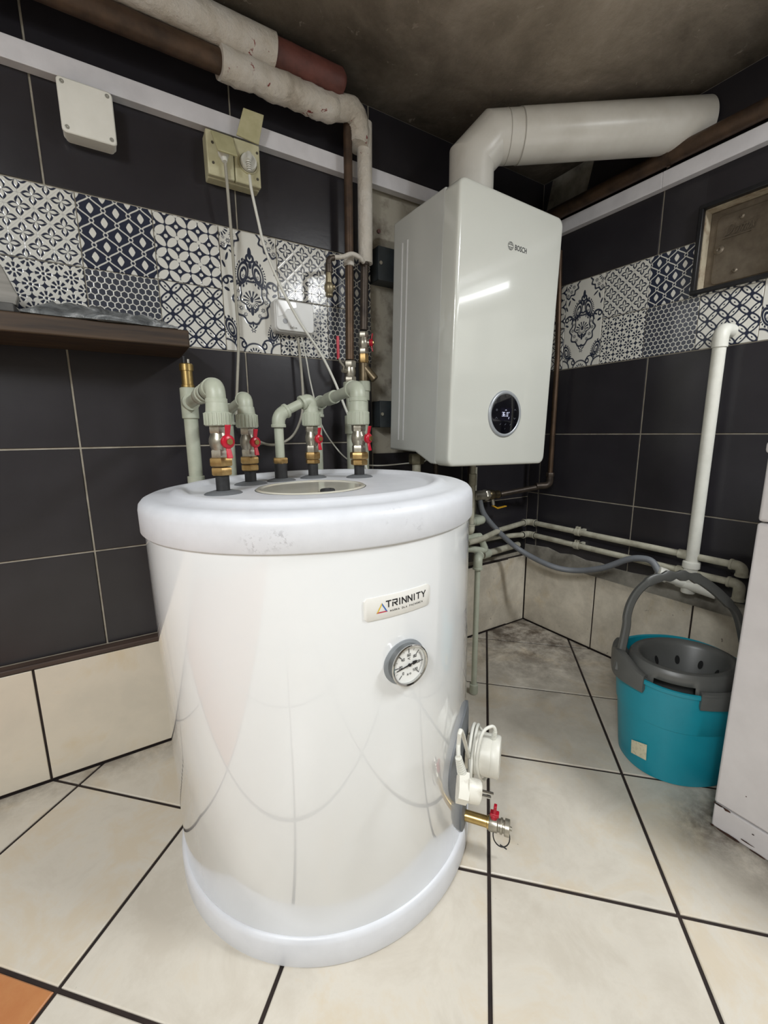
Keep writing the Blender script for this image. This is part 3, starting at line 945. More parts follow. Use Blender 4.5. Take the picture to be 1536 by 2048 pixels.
# flanges
HA, HZ = math.radians(-51.5), .222
obj('heater_gasket', wrap_disc(.092, .088, .302, .3085, HA, HZ, bev=.0015), GREYP, tank)
DA, DZ_ = math.radians(-52.5), .0745
hn = V(cos(DA), sin(DA), 0)
obj('drain_gasket', wrap_disc(.031, .042, .302, .3085, DA, DZ_ + .012, bev=.0015), GREYP, tank)
tank.rotation_euler = RT.to_euler()

# ---- immersion heater
hn2 = V(cos(HA), sin(HA), 0)
hc = on_cyl(HA, HZ, .3087)
hc = RT @ (hc - TC) + TC
heater = thing('immersion_heater', hc, 'white round electric immersion heater screwed into the side of the tank', 'heater')
HW = plain('heater_plastic', 'dcdad0', .4, 0, 'd2d0c6', 14)
obj('flange_nut', MB().hexnut(hc - hn2 * .0005, hc + hn2 * .008, .034, up=(0, 0, 1)), STEELB, heater)
obj('housing', MB().lathe(hc + hn2 * .007, hn2, [(0, .033), (.003, .0385), (.040, .0385), (.0405, .038), (.0415, .0385), (.054, .0385), (.057, .036)], 56), HW, heater)
kn = MB()
e0 = hc + hn2 * .0572; side = V(-hn2.y, hn2.x, 0)
kn.lathe(e0, hn2, [(0, .027), (.006, .0265), (.007, .024), (.007, .0001)], 40)
obj('thermostat_knob', kn, HW, heater)
rb = MB()
for k in range(9):
    a = math.radians(-75 + k * 9)
    c = e0 + hn2 * .003 + side * (cos(a) * .0285) + V(0, 0, sin(a) * .0285)
    t_ = side * -sin(a) + V(0, 0, cos(a)); rr_ = side * cos(a) + V(0, 0, sin(a))
    rb.obox(c, hn2 * .004, t_ * .0012, rr_ * .003)
obj('knob_ribs', rb, HW, heater, smooth=0)
# ---- heater cable with plug
hcab = thing('heater_cable', hc + hn2 * .02, 'white coiled heater cable wrapped round the immersion heater with its plug hanging', 'cable')
Pn = lambda x, y, t: None
def hp_(x, y, t):
    """pixel on the plane through the heater at distance t from the tank wall"""
    n = hn2; o = V(0, 0, H); d = _f + _r * ((x - 768) / F) + _d * ((y - 1024) / F)
    return o + d * (((hc + n * t) - o).dot(n) / d.dot(n))
def loop_pts(t0, t1, turns, r, ph, n=22):
    out = []
    for i in range(int(n * turns) + 1):
        a = ph + 2 * PI * i / n; f = i / (n * turns)
        c = hc + hn2 * (t0 + (t1 - t0) * f)
        rr = r * (1 + .12 * sin(a * 1.7 + 1))
        out.append(c + side * (cos(a) * rr) + V(0, 0, sin(a) * rr))
    return out
path = [hc + hn2 * .050 + V(0, 0, .038), hc + hn2 * .053 + V(0, 0, .056), hc + hn2 * .046 - side * .004 + V(0, 0, .066), hc + hn2 * .030 - side * .022 + V(0, 0, .058), hc + hn2 * .024 - side * .042 + V(0, 0, .01), hc + hn2 * .034 - side * .020 + V(0, 0, -.043), hc + hn2 * .042 + side * .02 + V(0, 0, -.046), hc + hn2 * .028 + side * .05]
path += loop_pts(.018, .009, 1.45, .0455, .15)[1:]
pl0 = hp_(917, 1515, .020); pl1 = hp_(926, 1553, .026)
path += [hp_(923, 1462, .018), hp_(917, 1490, .016), pl0]
obj('cord', MB().tube(smooth_path(path, 5), .0031, 10), CABLE, hcab)
sg = MB()
a0, a1 = hc + hn2 * .050 + V(0, 0, .036), hc + hn2 * .053 + V(0, 0, .055)
for k in range(7):
    q0 = a0 + (a1 - a0) * (k / 7); q1 = a0 + (a1 - a0) * ((k + .6) / 7)
    sg.cyl(q0, q1, .0058 - .0003 * k, 12)
obj('strain_relief', sg, CABLE, hcab)
sg = MB()
for k in range(8):
    q0 = pl0 + (pl1 - pl0) * (k / 10); q1 = pl0 + (pl1 - pl0) * ((k + .6) / 10)
    sg.cyl(q0, q1, .0048 + .0003 * k, 12)
obj('strain_relief', sg, CABLE, hcab)
pdn = (hp_(925, 1580, .028) - pl1).normalized()
pr_ = (hn2 * .9 + side * .35 + V(0, 0, -.12)); pr_ = (pr_ - pdn * pr_.dot(pdn)).normalized()
ps = pdn.cross(pr_)
pc = pl1 + pdn * .014
plug = MB()
poly = [(-.017, -.0095), (-.004, -.0125), (.010, -.0135), (.018, -.009), (.018, .009), (.010, .0135), (-.004, .0125), (-.017, .0095)]
plug.prism([pc + pdn * a + ps * b_ - pr_ * .007 for a, b_ in poly], pr_ * .014)
plug.lathe(pc + pdn * .001 + pr_ * .006, pr_, [(0, .0155), (.016, .0155), (.018, .014)], 28)
pg = obj('plug', plug, plain('plug_plastic', 'd6d3c8', .4, 0, 'b7b0a2', 55, .52, .72), hcab)
pins = MB()
for s in (-.0065, .0065): pins.cyl(pc + pdn * .001 + ps * s + pr_ * .023, pc + pdn * .001 + ps * s + pr_ * .041, .0022, 12, .0006)
obj('pin', pins, CHROME, pg)
# ---- drain valve
dc = RT @ (on_cyl(DA, DZ_, .3087) - TC) + TC
dv = thing('drain_valve', dc, 'brass drain tap with red lever low on the side of the tank', 'valve')
ds = V(-hn.y, hn.x, 0)
obj('nipple', MB().lathe(dc - hn * .008, hn, [(0, .0105), (.051, .0105), (.052, .0125), (.055, .0125)], 32), BRASSY, dv)
obj('tap_body', MB().lathe(dc + hn * .047, hn, [(0, .0135), (.002, .0145), (.016, .0145), (.018, .012), (.021, .012), (.022, .0145), (.026, .0145), (.027, .0115), (.030, .0115)], 32), STEELB, dv)
obj('end_cap', MB().lathe(dc + hn * .077, hn, [(0, .0145), (.001, .0155), (.009, .0155), (.010, .014), (.010, .004), (.014, .0035), (.014, .0001)], 20), STEELB, dv)
st_ = dc + hn * .056 + V(0, 0, .0135)
hd = MB().cyl(st_, st_ + V(0, 0, .009), .007, 16)
hd.obox(st_ + V(0, 0, .010) + hn * .001, hn * .0085, ds * .006, (0, 0, .0035))
hd.prism([st_ + V(0, 0, .009) - hn * .002 + ds * .0055, st_ + V(0, 0, .009) - hn * .002 - ds * .0055, st_ + V(0, 0, .030) - hn * .001 - ds * .0045, st_ + V(0, 0, .030) - hn * .001 + ds * .0045], hn * .006)
obj('lever', hd, RED, dv, bevel=.0012)
th_ = [dc + hn * .065 + V(0, 0, .0135)] + [dc + hn * (.065 + .011 * (1 + cos(a))) + ds * 0 + V(0, 0, -.022 - .021 * sin(a - PI / 2) - .002) for a in ()]
ring = [dc + hn * .072 + hn * .016 * cos(a) + V(0, 0, -.020 + .024 * sin(a)) - ds * .004 for a in [2 * PI * k / 24 for k in range(24)]]
obj('tether', MB().tube(ring, .0012, 8, closed=True).tube([dc + hn * .070 + V(0, 0, -.044), dc + hn * .083 + V(0, 0, -.050)], .0012, 8), BLACKR, dv)

# ================================================================== PIPEWORK ON TOP OF THE TANK
CAMDIR = V(.30, -.95, 0).normalized()
def ball_valve(root, x, y, z0, z1, s=1., face=CAMDIR):
    """vertical nickel ball valve with a red butterfly handle"""
    L = z1 - z0; up = V(0, 0, 1); r = .0155 * s
    b = MB()
    b.hexnut((x, y, z0), (x, y, z0 + L * .27), r * 1.05); b.hexnut((x, y, z1 - L * .27), (x, y, z1), r * 1.05)
    b.lathe((x, y, z0 + L * .2), up, [(0, r * .85), (L * .1, r * .9), (L * .2, r * 1.05), (L * .3, r * 1.1), (L * .4, r * 1.05), (L * .5, r * .9), (L * .6, r * .85)], 24)
    f = face; c = V(x, y, (z0 + z1) / 2)
    b.cyl(c + f * r * .8, c + f * r * 1.35, r * .55, 16)
    o = obj('valve_body', b, STEELB, root)
    h = MB(); hs = f.cross(up)
    c2 = c + f * r * 1.3
    h.lathe(c2, f, [(0, r * .62), (.004 * s, r * .74), (.009 * s, r * .74), (.0115 * s, r * .5)], 20)
    for sg_, wd in ((1, .33), (-1, .33)):
        q0, q1 = c2 + f * .0045 * s + up * sg_ * r * .55, c2 + f * .0085 * s + up * sg_ * r * 1.75
        h.prism([q0 - hs * r * .24, q0 + hs * r * .24, q1 + hs * r * wd, q1 - hs * r * wd], f * .0035 * s)
    hb_ = obj('butterfly_handle', h, RED, root, bevel=.0011)
    obj('screw', MB().hexnut(c2 + f * .011 * s, c2 + f * .0145 * s, r * .36, up=(0, 0, 1)), BRASSY, hb_)
def stub(root, p, z1, r=.0115): obj('stub', MB().lathe((p.x, p.y, .7445), (0, 0, 1), [(0, r), (z1 - .7445, r)], 28), BLACKR, root)
def nuts(root, x, y, zs, r):
    for (a, b_), k in zip(zs, r): obj('brass_nut', MB().hexnut((x, y, a), (x, y, b_), k), BRASS, root)
def union(root, x, y, z0, z1, r):
    b = MB().lathe((x, y, z0), (0, 0, 1), [(0, r * .94), (.001, r), (z1 - z0 - .002, r), (z1 - z0, r * .88)], 40)
    n = 20
    for k in range(n):
        a = 2 * PI * k / n; d = V(cos(a), sin(a), 0)
        b.obox(V(x, y, (z0 + z1) / 2) + d * r, d * .0012, V(-d.y, d.x, 0) * .0012, (0, 0, (z1 - z0) * .42))
    obj('union_nut', b, PPR, root)
def elbow_fit(root, a, c, b, r, mat=None, bend=None, collar=True):
    """socket elbow: a -> corner c -> b"""
    a, c, b = Vector(a), Vector(c), Vector(b)
    mb = MB().tube(arc_elbow(a, c, b, bend or r * 1.2, 8), r, 24)
    if collar:
        for e in (a, b):
            d = (c - e).normalized()
            mb.cyl(e, e + d * r * .5, r * 1.12, 24, .001)
    return obj('elbow', mb, mat or PPR, root)
# branch 1: front left port, elbow, tee with air vent, riser behind
p = PORTS[0]
g1 = thing('pipe_branch', (p.x, p.y, .745), 'thick pale plastic pipe branch on the leftmost tank port with brass air vent', 'pipe', 'pipe branches on the tank lid')
zz = [zfor(p.x, p.y, y) for y in (950, 932, 915, 852, 847, 824, 797, 772)]
stub(g1, p, zz[0] + .004)
nuts(g1, p.x, p.y, ((zz[0], zz[1] - .002), (zz[1], zz[2])), (.0185, .0205))
ball_valve(g1, p.x, p.y, zz[2] - .002, zz[3] + .003, 1.02)
union(g1, p.x, p.y, zz[3], zz[5], .0215)
ze = zz[7]
obj('adapter', MB().lathe((p.x, p.y, zz[5] - .002), (0, 0, 1), [(0, .0185), (.003, .0185), (zz[6] - zz[5], .0170)], 32), PPR, g1)
tee = pt('y', 1.105, 379, 806)
dirb = (tee - V(p.x, p.y, ze)).normalized()
elbow_fit(g1, (p.x, p.y, ze - .028), (p.x, p.y, ze), V(p.x, p.y, ze) + dirb * .036, .0158)
q = V(p.x, p.y, ze)
L1 = (tee - q).length
obj('pipe', MB().cyl(q + dirb * .03, tee, .0125, 24), PPR, g1)
for t0, t1, r, m in ((.038, .062, .0175, PPR), (.066, .082, .0155, DARKPIPE), (.086, .10, .0172, PPR), (.104, .118, .0150, BRASS), (.122, .15, .0172, PPR), (.155, .175, .0160, PPRD)):
    if t1 < L1: obj('coupling', MB().cyl(q + dirb * t0, q + dirb * t1, r, 28, .001), m, g1)
obj('tee', MB().cyl(tee + V(0, 0, -.036), tee + V(0, 0, .034), .0185, 28, .0015).cyl(tee - dirb * .034, tee, .0185, 28), PPR, g1)
zb = .56
obj('riser', MB().cyl(V(tee.x, tee.y, zb), tee + V(0, 0, -.03), .0155, 24), PPR, g1)
zl = zfor(tee.x, tee.y, 952)
obj('coupling', MB().cyl((tee.x, tee.y, zl - .05), (tee.x, tee.y, zl), .0195, 24, .001), PPR, g1)
vz0, vz1 = zfor(tee.x, tee.y, 772), zfor(tee.x, tee.y, 722)
av = obj('air_vent', MB().lathe((tee.x, tee.y, vz0 - .02), (0, 0, 1), [(0, .010), (.014, .010), (.014, .0145), (.022, .0145), (.023, .0125), (vz1 - vz0 - .002, .0125), (vz1 - vz0 - .002, .015), (vz1 - vz0 + .012, .015), (vz1 - vz0 + .014, .013)], 32), BRASSY, g1)
obj('vent_cap', MB().cyl((tee.x - .004, tee.y, vz1 - .008), (tee.x - .004, tee.y, vz1 + .010), .0035, 14), INK, av)
obj('vent_cap', MB().cyl((tee.x + .005, tee.y, vz1 - .008), (tee.x + .005, tee.y, vz1 + .004), .003, 14), STEELB, av)
# branch 2
p = PORTS[1]
g2 = thing('pipe_branch', (p.x, p.y, .745), 'pale plastic pipe branch on the second tank port, elbow turning back to the wall', 'pipe', 'pipe branches on the tank lid')
zz = [zfor(p.x, p.y, y) for y in (941, 927, 913, 856, 850, 828, 812, 796)]
stub(g2, p, zz[0] + .004)
nuts(g2, p.x, p.y, ((zz[0], zz[1] - .002), (zz[1], zz[2])), (.0185, .0195))
ball_valve(g2, p.x, p.y, zz[2] - .002, zz[3] + .003, .95)
union(g2, p.x, p.y, zz[3], zz[5], .0205)
ze = zz[7]
obj('adapter', MB().lathe((p.x, p.y, zz[5] - .002), (0, 0, 1), [(0, .017), (.003, .017), (zz[6] - zz[5], .0155)], 32), PPR, g2)
q = V(p.x, p.y, ze); e2 = pt('y', 1.125, 456, 822); d2 = (e2 - q).normalized()
elbow_fit(g2, q + V(0, 0, -.026), q, q + d2 * .03, .0140)
obj('pipe', MB().cyl(q + d2 * .026, e2, .0105, 24), PPR, g2)
elbow_fit(g2, e2 - d2 * .03, e2, e2 + V(0, 0, -.034), .0138)
obj('riser', MB().cyl(e2 + V(0, 0, -.03), (e2.x, e2.y, .62), .0105, 20), PPR, g2)
# branch 3 + 4: loop between two ports
p3, p4 = PORTS[2], PORTS[3]
g3 = thing('pipe_loop', (p4.x, p4.y, .745), 'pale plastic pipe looping from the middle tank port to the fourth port valve', 'pipe', 'pipe branches on the tank lid')
zz = [zfor(p4.x, p4.y, y) for y in (927, 918, 904, 852, 847, 825, 812, 797)]
stub(g3, p4, zz[0] + .004, .0112)
nuts(g3, p4.x, p4.y, ((zz[0], zz[1] - .001), (zz[1], zz[2])), (.0165, .0175))
ball_valve(g3, p4.x, p4.y, zz[2] - .002, zz[3] + .003, .9)
union(g3, p4.x, p4.y, zz[3], zz[5], .0195)
ze = zz[7]
obj('adapter', MB().lathe((p4.x, p4.y, zz[5] - .002), (0, 0, 1), [(0, .0165), (.003, .0165), (zz[6] - zz[5], .0152)], 32), PPR, g3)
z3 = zfor(p3.x, p3.y, 830)
k4, k3 = V(p4.x, p4.y, ze), V(p3.x, p3.y, z3)
d3 = (k3 - k4).normalized()
elbow_fit(g3, k4 + V(0, 0, -.024), k4, k4 + d3 * .026, .0140)
obj('pipe', MB().cyl(k4 + d3 * .022, k3 - d3 * .02, .0098, 24), PPR, g3)
elbow_fit(g3, k3 - d3 * .024, k3, k3 + V(0, 0, -.026), .0138)
zn0, zn1 = zfor(p3.x, p3.y, 927), zfor(p3.x, p3.y, 915)
obj('pipe', MB().cyl((p3.x, p3.y, zn1 - .002), k3 + V(0, 0, -.022), .0098, 24), PPR, g3)
nuts(g3, p3.x, p3.y, ((zn0, zn1),), (.0165,))
obj('stub', MB().lathe((p3.x, p3.y, .7445), (0, 0, 1), [(0, .0135), (zn0 - .743, .0135)], 28), BLACKR, g3)
# branch 5
p = PORTS[4]
g5 = thing('pipe_branch', (p.x, p.y, .745), 'pale plastic pipe branch on the rightmost tank port, tallest union nut and valve', 'pipe', 'pipe branches on the tank lid')
zz = [zfor(p.x, p.y, y) for y in (930, 918, 904, 850, 845, 822, 798, 775)]
stub(g5, p, zz[0] + .004)
nuts(g5, p.x, p.y, ((zz[0], zz[1] - .001), (zz[1], zz[2])), (.0190, .0210))
ball_valve(g5, p.x, p.y, zz[2] - .002, zz[3] + .003, .98, V(.45, -.89, 0).normalized())
union(g5, p.x, p.y, zz[3], zz[5], .0232)
ze = zz[7]
obj('adapter', MB().lathe((p.x, p.y, zz[5] - .002), (0, 0, 1), [(0, .0205), (.003, .0205), (zz[6] - zz[5], .0185)], 32), PPR, g5)
q = V(p.x, p.y, ze); e5 = pt('y', 1.135, 634, 808); d5 = (e5 - q).normalized()
L5 = (e5 - q).length
elbow_fit(g5, q + V(0, 0, -.03), q, q + d5 * .034, .0178)
obj('pipe', MB().cyl(q + d5 * .03, e5, .0128, 24), PPR, g5)
obj('coupling', MB().cyl(q + d5 * L5 * .50, q + d5 * L5 * .68, .0165, 28, .001), PPR, g5)
elbow_fit(g5, e5 - d5 * .036, e5, e5 + V(0, 0, -.036), .0165)
obj('riser', MB().cyl(e5 + V(0, 0, -.03), (e5.x, e5.y, .60), .0115, 20), PPR, g5)

# ================================================================== BOILER
BX0, BX1, BY0, BY1, BZ0, BZ1 = .760, 1.160, .893, 1.190, .748, 1.457
BC = V(.96, 1.04, .77)
boiler = thing('gas_boiler', BC, 'white wall hung gas boiler with round dark control display', 'boiler')
def rrect(x0, x1, z0, z1, r, n=6):
    out = []
    for cx, cz, a0 in ((x1 - r, z1 - r, 0), (x0 + r, z1 - r, 90), (x0 + r, z0 + r, 180), (x1 - r, z0 + r, 270)):
        for k in range(n + 1):
            a = math.radians(a0 + 90 * k / n); out.append((cx + r * cos(a), cz + r * sin(a)))
    return out
# casing: side profile (y, z) pushed across the width
prof = [(BY1, .785), (1.05, .782), (.975, .752), (.95, .752), (.95, BZ1 - .002), (BY1, BZ1 - .002)]
cas = MB().prism([(BX0 + .002, y, z) for y, z in prof], (BX1 - BX0 - .004, 0, 0))
SIDEW = plain('boiler_side', 'c3c4bf', .24, 0, 'bfc0bb', 5, coat=.2)
casing = obj('casing', cas, SIDEW, boiler, bevel=.006, bseg=3)
for yy in (1.140, 1.114):
    obj('side_rib', MB().obox((BX0 + .0015, yy, 1.10), (.0015, 0, 0), (0, .0025, 0), (0, 0, .285)), WHITEP, casing, bevel=.001)
fp = rrect(BX0, BX1, BZ0, BZ1, .022, 8)
n = len(fp)
fr = MB()
rings = [(.949, 0), (.905, 0), (.8985, .0008), (.8955, .0025), (.8938, .0052), (.893, .0095)]
cx, cz = (BX0 + BX1) / 2, (BZ0 + BZ1) / 2
vs = []
for y, ins in rings:
    for x, z in rrect(BX0 + ins, BX1 - ins, BZ0 + ins, BZ1 - ins, .022, 8): vs.append((x, y, z))
fs = [(i * n + k, i * n + (k + 1) % n, (i + 1) * n + (k + 1) % n, (i + 1) * n + k) for i in range(len(rings) - 1) for k in range(n)]
fs += [tuple(range(n)), tuple((len(rings) - 1) * n + k for k in range(n))]
cover = obj('front_cover', fr.add(vs, fs), BOILW, boiler, smooth=30)
PCX, PCZ = .9655, .8965
ell = lambda y, r: None
SILVER = plain('silver_ring', 'aeb2b6', .35, .3, 'a4a8ac', 20)
panel = obj('control_panel', MB().lathe((PCX, .8935, PCZ), (0, -1, 0), [(0, .0665), (.003, .066), (.005, .064), (.006, .0615), (.005, .0575), (.0035, .056)], 72), SILVER, boiler)
GLASS = plain('black_glass', '0b0b10', .08, 0, '0d0d12', 10, coat=.5)
obj('display_glass', MB().lathe((PCX, .8905, PCZ), (0, -1, 0), [(0, .0562), (.0022, .0562), (.0028, .054)], 72), GLASS, panel)
LED = emit('led_white', 'e0e4ff', .55)
LEDD = emit('led_dim', 'aab0c0', .12)
def flat_front(polys, y):
    mb = MB()
    for q in polys: mb.add([(s, y, t) for s, t in q], [tuple(range(len(q)))])
    return mb
yf = .8872
obj('display_digits', flat_front(digits('36.0', PCX - .004, PCZ - .001, .0046, .0105, .0016, .0016) + digits('o', PCX + .0125, PCZ + .003, .003, .005, 0, .001) + stroke_poly([(PCX - .004, PCZ + .010), (PCX - .001, PCZ + .012), (PCX + .002, PCZ + .010)], .0012) + stroke_poly([(PCX + .012, PCZ - .013), (PCX + .013, PCZ - .009)], .002), yf), LED, panel, smooth=0)
ic = []
ic += stroke_poly([(PCX - .041, PCZ + .008), (PCX - .035, PCZ + .008)], .001) + stroke_poly([(PCX - .041, PCZ + .010), (PCX - .035, PCZ + .010)], .001) + stroke_poly([(PCX - .041, PCZ + .012), (PCX - .035, PCZ + .012)], .001)
ic += stroke_poly([(PCX - .042, PCZ - .014), (PCX - .038, PCZ - .010), (PCX - .034, PCZ - .014)], .0012)
ic += stroke_poly([(PCX + .033, PCZ + .011), (PCX + .037, PCZ + .015), (PCX + .041, PCZ + .011)], .0012) + stroke_poly([(PCX + .033, PCZ - .010), (PCX + .037, PCZ - .014), (PCX + .041, PCZ - .010)], .0012)
for dx in (-.021, 0, .021): ic += stroke_poly([(PCX + dx - .002, PCZ - .031), (PCX + dx + .002, PCZ - .028)], .0014)
ic += stroke_poly([(PCX - .002, PCZ - .043), (PCX, PCZ - .041)], .001)
obj('button_icons', flat_front(ic, yf), LEDD, panel, smooth=0)
# screen window
obj('screen', flat_front([[(PCX - .022, PCZ - .019), (PCX + .023, PCZ - .019), (PCX + .023, PCZ + .017), (PCX - .022, PCZ + .017)]], .8875), plain('screen', '15141f', .15), panel, smooth=0)
# maker's mark on the cover
def text_mesh(txt, size, bold=0):
    cu = bpy.data.curves.new('text', 'FONT'); cu.body = txt; cu.size = size; cu.resolution_u = 3; cu.offset = bold; cu.space_character = 1.05
    to = bpy.data.objects.new('text', cu); COL.objects.link(to)
    bpy.context.view_layer.update()
    me = bpy.data.meshes.new_from_object(to.evaluated_get(bpy.context.evaluated_depsgraph_get()))
    mb = MB().add([v.co.copy() for v in me.vertices], [tuple(q.vertices) for q in me.polygons])
    bpy.data.objects.remove(to); bpy.data.curves.remove(cu); bpy.data.meshes.remove(me)
    return mb
MARK = plain('mark_grey', '3b3b3d', .5)
tm = text_mesh('BOSCH', .0185, .0004)
w_ = max(v.x for v in tm.v)
tm.v = [V(.9625 + v.x * (.0475 / w_), .8925, 1.3315 + v.y) for v in tm.v]
obj('lettering', tm, MARK, cover, smooth=0)
em = []
def arcp(cx, cz, r, a0, a1, n=16): return [(cx + r * cos(math.radians(a0 + (a1 - a0) * k / n)), cz + r * sin(math.radians(a0 + (a1 - a0) * k / n))) for k in range(n + 1)]
ex, ez = .9465, 1.3375
em += stroke_poly(arcp(ex, ez, .0098, 0, 360, 32), .0013)
em += stroke_poly([(ex - .0085, ez + .003), (ex + .0085, ez + .003)], .0013) + stroke_poly([(ex - .0085, ez - .003), (ex + .0085, ez - .003)], .0013)
em += stroke_poly(arcp(ex, ez + .003, .0045, 0, 180, 12), .0012) + stroke_poly(arcp(ex, ez - .003, .0045, 180, 360, 12), .0012)
obj('emblem', flat_front(em, .8925), MARK, cover, smooth=0)
boiler.rotation_euler = (math.radians(.7), math.radians(1.25), 0)

# ---- mounting brackets on the plaster
BRK = plain('bracket_grey', '33393c', .5, 0, '272b2e', 25)
for (za, zb_), lab_ in (((1.305, 1.400), 'dark grey steel mounting bracket behind the boiler, upper of two'), ((.862, .945), 'dark grey steel mounting bracket behind the boiler, lower of two')):
    br = thing('mounting_bracket', (.75, YW, za), lab_, 'bracket', 'boiler mounting brackets')
    obj('channel', MB().box((.735, 1.205, za), (1.10, YW + .0105, za + .003)).box((.735, 1.205, zb_ - .003), (1.10, YW + .0105, zb_)).box((.735, 1.205, za), (.738, YW + .0105, zb_)).box((.735, 1.2035, za), (1.10, 1.2065, zb_)), BRK, br, bevel=.0008)
    obj('bolt', MB().hexnut((.742, 1.2035, (za + zb_) / 2), (.742, 1.199, (za + zb_) / 2), .006, up=(0, 0, 1)), STEELB, br)

# ---- flue
FR = .0635
fx, fy = pt('z', 1.50, 941, 408).x, pt('z', 1.50, 941, 408).y
flue = thing('flue_pipe', (fx, fy, 1.45), 'thick white enamelled flue pipe from the boiler top to the right wall', 'flue pipe')
fend = V(XW + .02, .716, 1.714)
fz = 1.650
fm1 = V(fx, fy, 1.545)
hdir = (fend - V(fx, fy, fz)); hdir.normalize()
# two mitre bends
k1 = V(fx, fy, zfor(fx, fy, 322)); diag = (hdir + V(0, 0, 1.0)).normalized()
hz = V(hdir.x, hdir.y, 0).normalized()
k2 = V(fx, fy, 0) + hz * .058; k2.z = zfor(k2.x, k2.y, 277)
axis2 = (fend - k2).normalized()
def mitre(pts, r, seg=48):
    """tube with true mitre joints"""
    P = [Vector(p) for p in pts]; n = len(P)
    t0 = (P[1] - P[0]).normalized(); u = V(1, 0, 0) if abs(t0.x) < .9 else V(0, 1, 0); u = (u - t0 * u.dot(t0)).normalized(); w_ = t0.cross(u)
    ring0 = [P[0] + u * cos(2 * PI * k / seg) * r + w_ * sin(2 * PI * k / seg) * r for k in range(seg)]
    vs = list(ring0); prev = ring0
    for i in range(1, n):
        d = (P[i] - P[i - 1]).normalized()
        nrm = d if i == n - 1 else (d + (P[i + 1] - P[i]).normalized()).normalized()
        cur = [q + d * ((P[i] - q).dot(nrm) / d.dot(nrm)) for q in prev]
        vs += cur; prev = cur
    fs = [(i * seg + k, i * seg + (k + 1) % seg, (i + 1) * seg + (k + 1) % seg, (i + 1) * seg + k) for i in range(n - 1) for k in range(seg)]
    return MB().add(vs, fs + [tuple(range(seg)), tuple((n - 1) * seg + k for k in range(seg))])
obj('elbow', mitre([V(fx, fy, 1.452), k1, k2, k2 + axis2 * .085], FR), FLUEW, flue, smooth=20)
obj('straight_pipe', MB().cyl(k2 + axis2 * .075, fend, FR + .0015, 64), FLUEW, flue)
obj('seam_ring', MB().cyl(k2 + axis2 * .0745, k2 + axis2 * .0768, FR + .0018, 64).cyl(k2 + axis2 * .036, k2 + axis2 * .0375, FR + .0009, 64), plain('seam', 'aaa69d', .6), flue)
obj('boiler_collar', MB().lathe((fx, fy, 1.452), (0, 0, 1), [(0, .078), (.010, .078), (.014, .070), (.02, FR + .002), (.05, FR + .002)], 64), FLUEW, flue)

# ---- connections under the boiler
FIT = plain('fitting_old', '6f6a55', .45, .3, '4d4839', 40)
ub = [(.835, 1.14, .034, 'leftmost, right beside the bare plaster'), (.90, 1.12, .02, 'second from the left'), (1.05, 1.10, .022, 'fourth from the left, beside the gas valve')]
for i, (x, y, r, wh) in enumerate(ub):
    u = thing('boiler_connection', (x, y, .45), 'dusty grey pipe connection under the boiler, ' + wh, 'pipe', 'pipes under the boiler')
    obj('nut', MB().hexnut((x, y, .742), (x, y, .776), r * .75), FIT, u)
    obj('pipe', MB().cyl((x, y, .50), (x, y, .76), r * .42, 20), PPRD if i != 1 else DARKPIPE, u)
    obj('coupling', MB().cyl((x, y, .66), (x, y, .70), r * .6, 20, .001), PPRD, u)
    elbow_fit(u, (x, y, .52), (x, y, .49), (x, YW - .006, .49), r * .55, PPRD)

# ================================================================== PIPES BY THE WALL, LEFT OF THE BOILER
YP = 1.19
def vx(px, py, y=YP): return pt('y', y, px, py).x
# brown vertical pipe
bp = thing('heating_pipe', (.62, YP, .60), 'brown rusty vertical heating pipe in front of patterned tiles, with red lever valve', 'pipe')
xb = .626
obj('pipe', MB().cyl((xb + .002, YP, 1.345), (xb + .006, YP, 1.70), .0122, 24), RUST, bp)
obj('lower_pipe', MB().cyl((xb - .004, YP, 1.06), (xb + .002, YP, 1.335), .0125, 24), COPPER, bp)
obj('joint', MB().cyl((xb + .001, YP, 1.318), (xb + .001, YP, 1.348), .0152, 24, .002), PAINTP, bp)
zv0, zv1 = zfor(xb, YP, 766), zfor(xb, YP, 722)
vb = MB().hexnut((xb - .004, YP, zv0), (xb - .004, YP, zv0 + .018), .0185).hexnut((xb - .004, YP, zv1 - .02), (xb - .004, YP, zv1), .0185)
vb.lathe((xb - .004, YP, zv0 + .01), (0, 0, 1), [(0, .014), (.012, .016), (.022, .0175), (.032, .016), (.045, .014)], 24)
vb.cyl((xb - .004, YP, (zv0 + zv1) / 2), (xb - .036, YP - .016, (zv0 + zv1) / 2), .006, 14)
vbo = obj('valve_body', vb, STEELB, bp)
lv0 = V(xb - .034, YP - .015, (zv0 + zv1) / 2)
lv = MB().tube([lv0, lv0 + V(.0, -.004, .012), lv0 + V(-.012, -.004, .024), lv0 + V(-.015, -.004, .034)], .0035, 8)
obj('lever_arm', lv, STEELB, vbo)
obj('red_lever', MB().obox(lv0 + V(-.017, -.004, .062), (.0042, 0, 0), (0, .0022, 0), (0, 0, .032)), RED, vbo, bevel=.0015)
zp0 = zfor(xb, YP, 795)
obj('adapter', MB().cyl((xb - .004, YP, zp0), (xb - .004, YP, zv0 + .002), .0215, 32, .0015), PPR, bp)
obj('plastic_pipe', MB().cyl((xb - .008, YP, .50), (xb - .005, YP, zp0 + .004), .0128, 24), PPR, bp)
zc0 = zfor(xb - .006, YP, 868)
obj('coupling', MB().cyl((xb - .007, YP, zc0), (xb - .006, YP, zc0 + .055), .0172, 24, .001), PPR, bp)
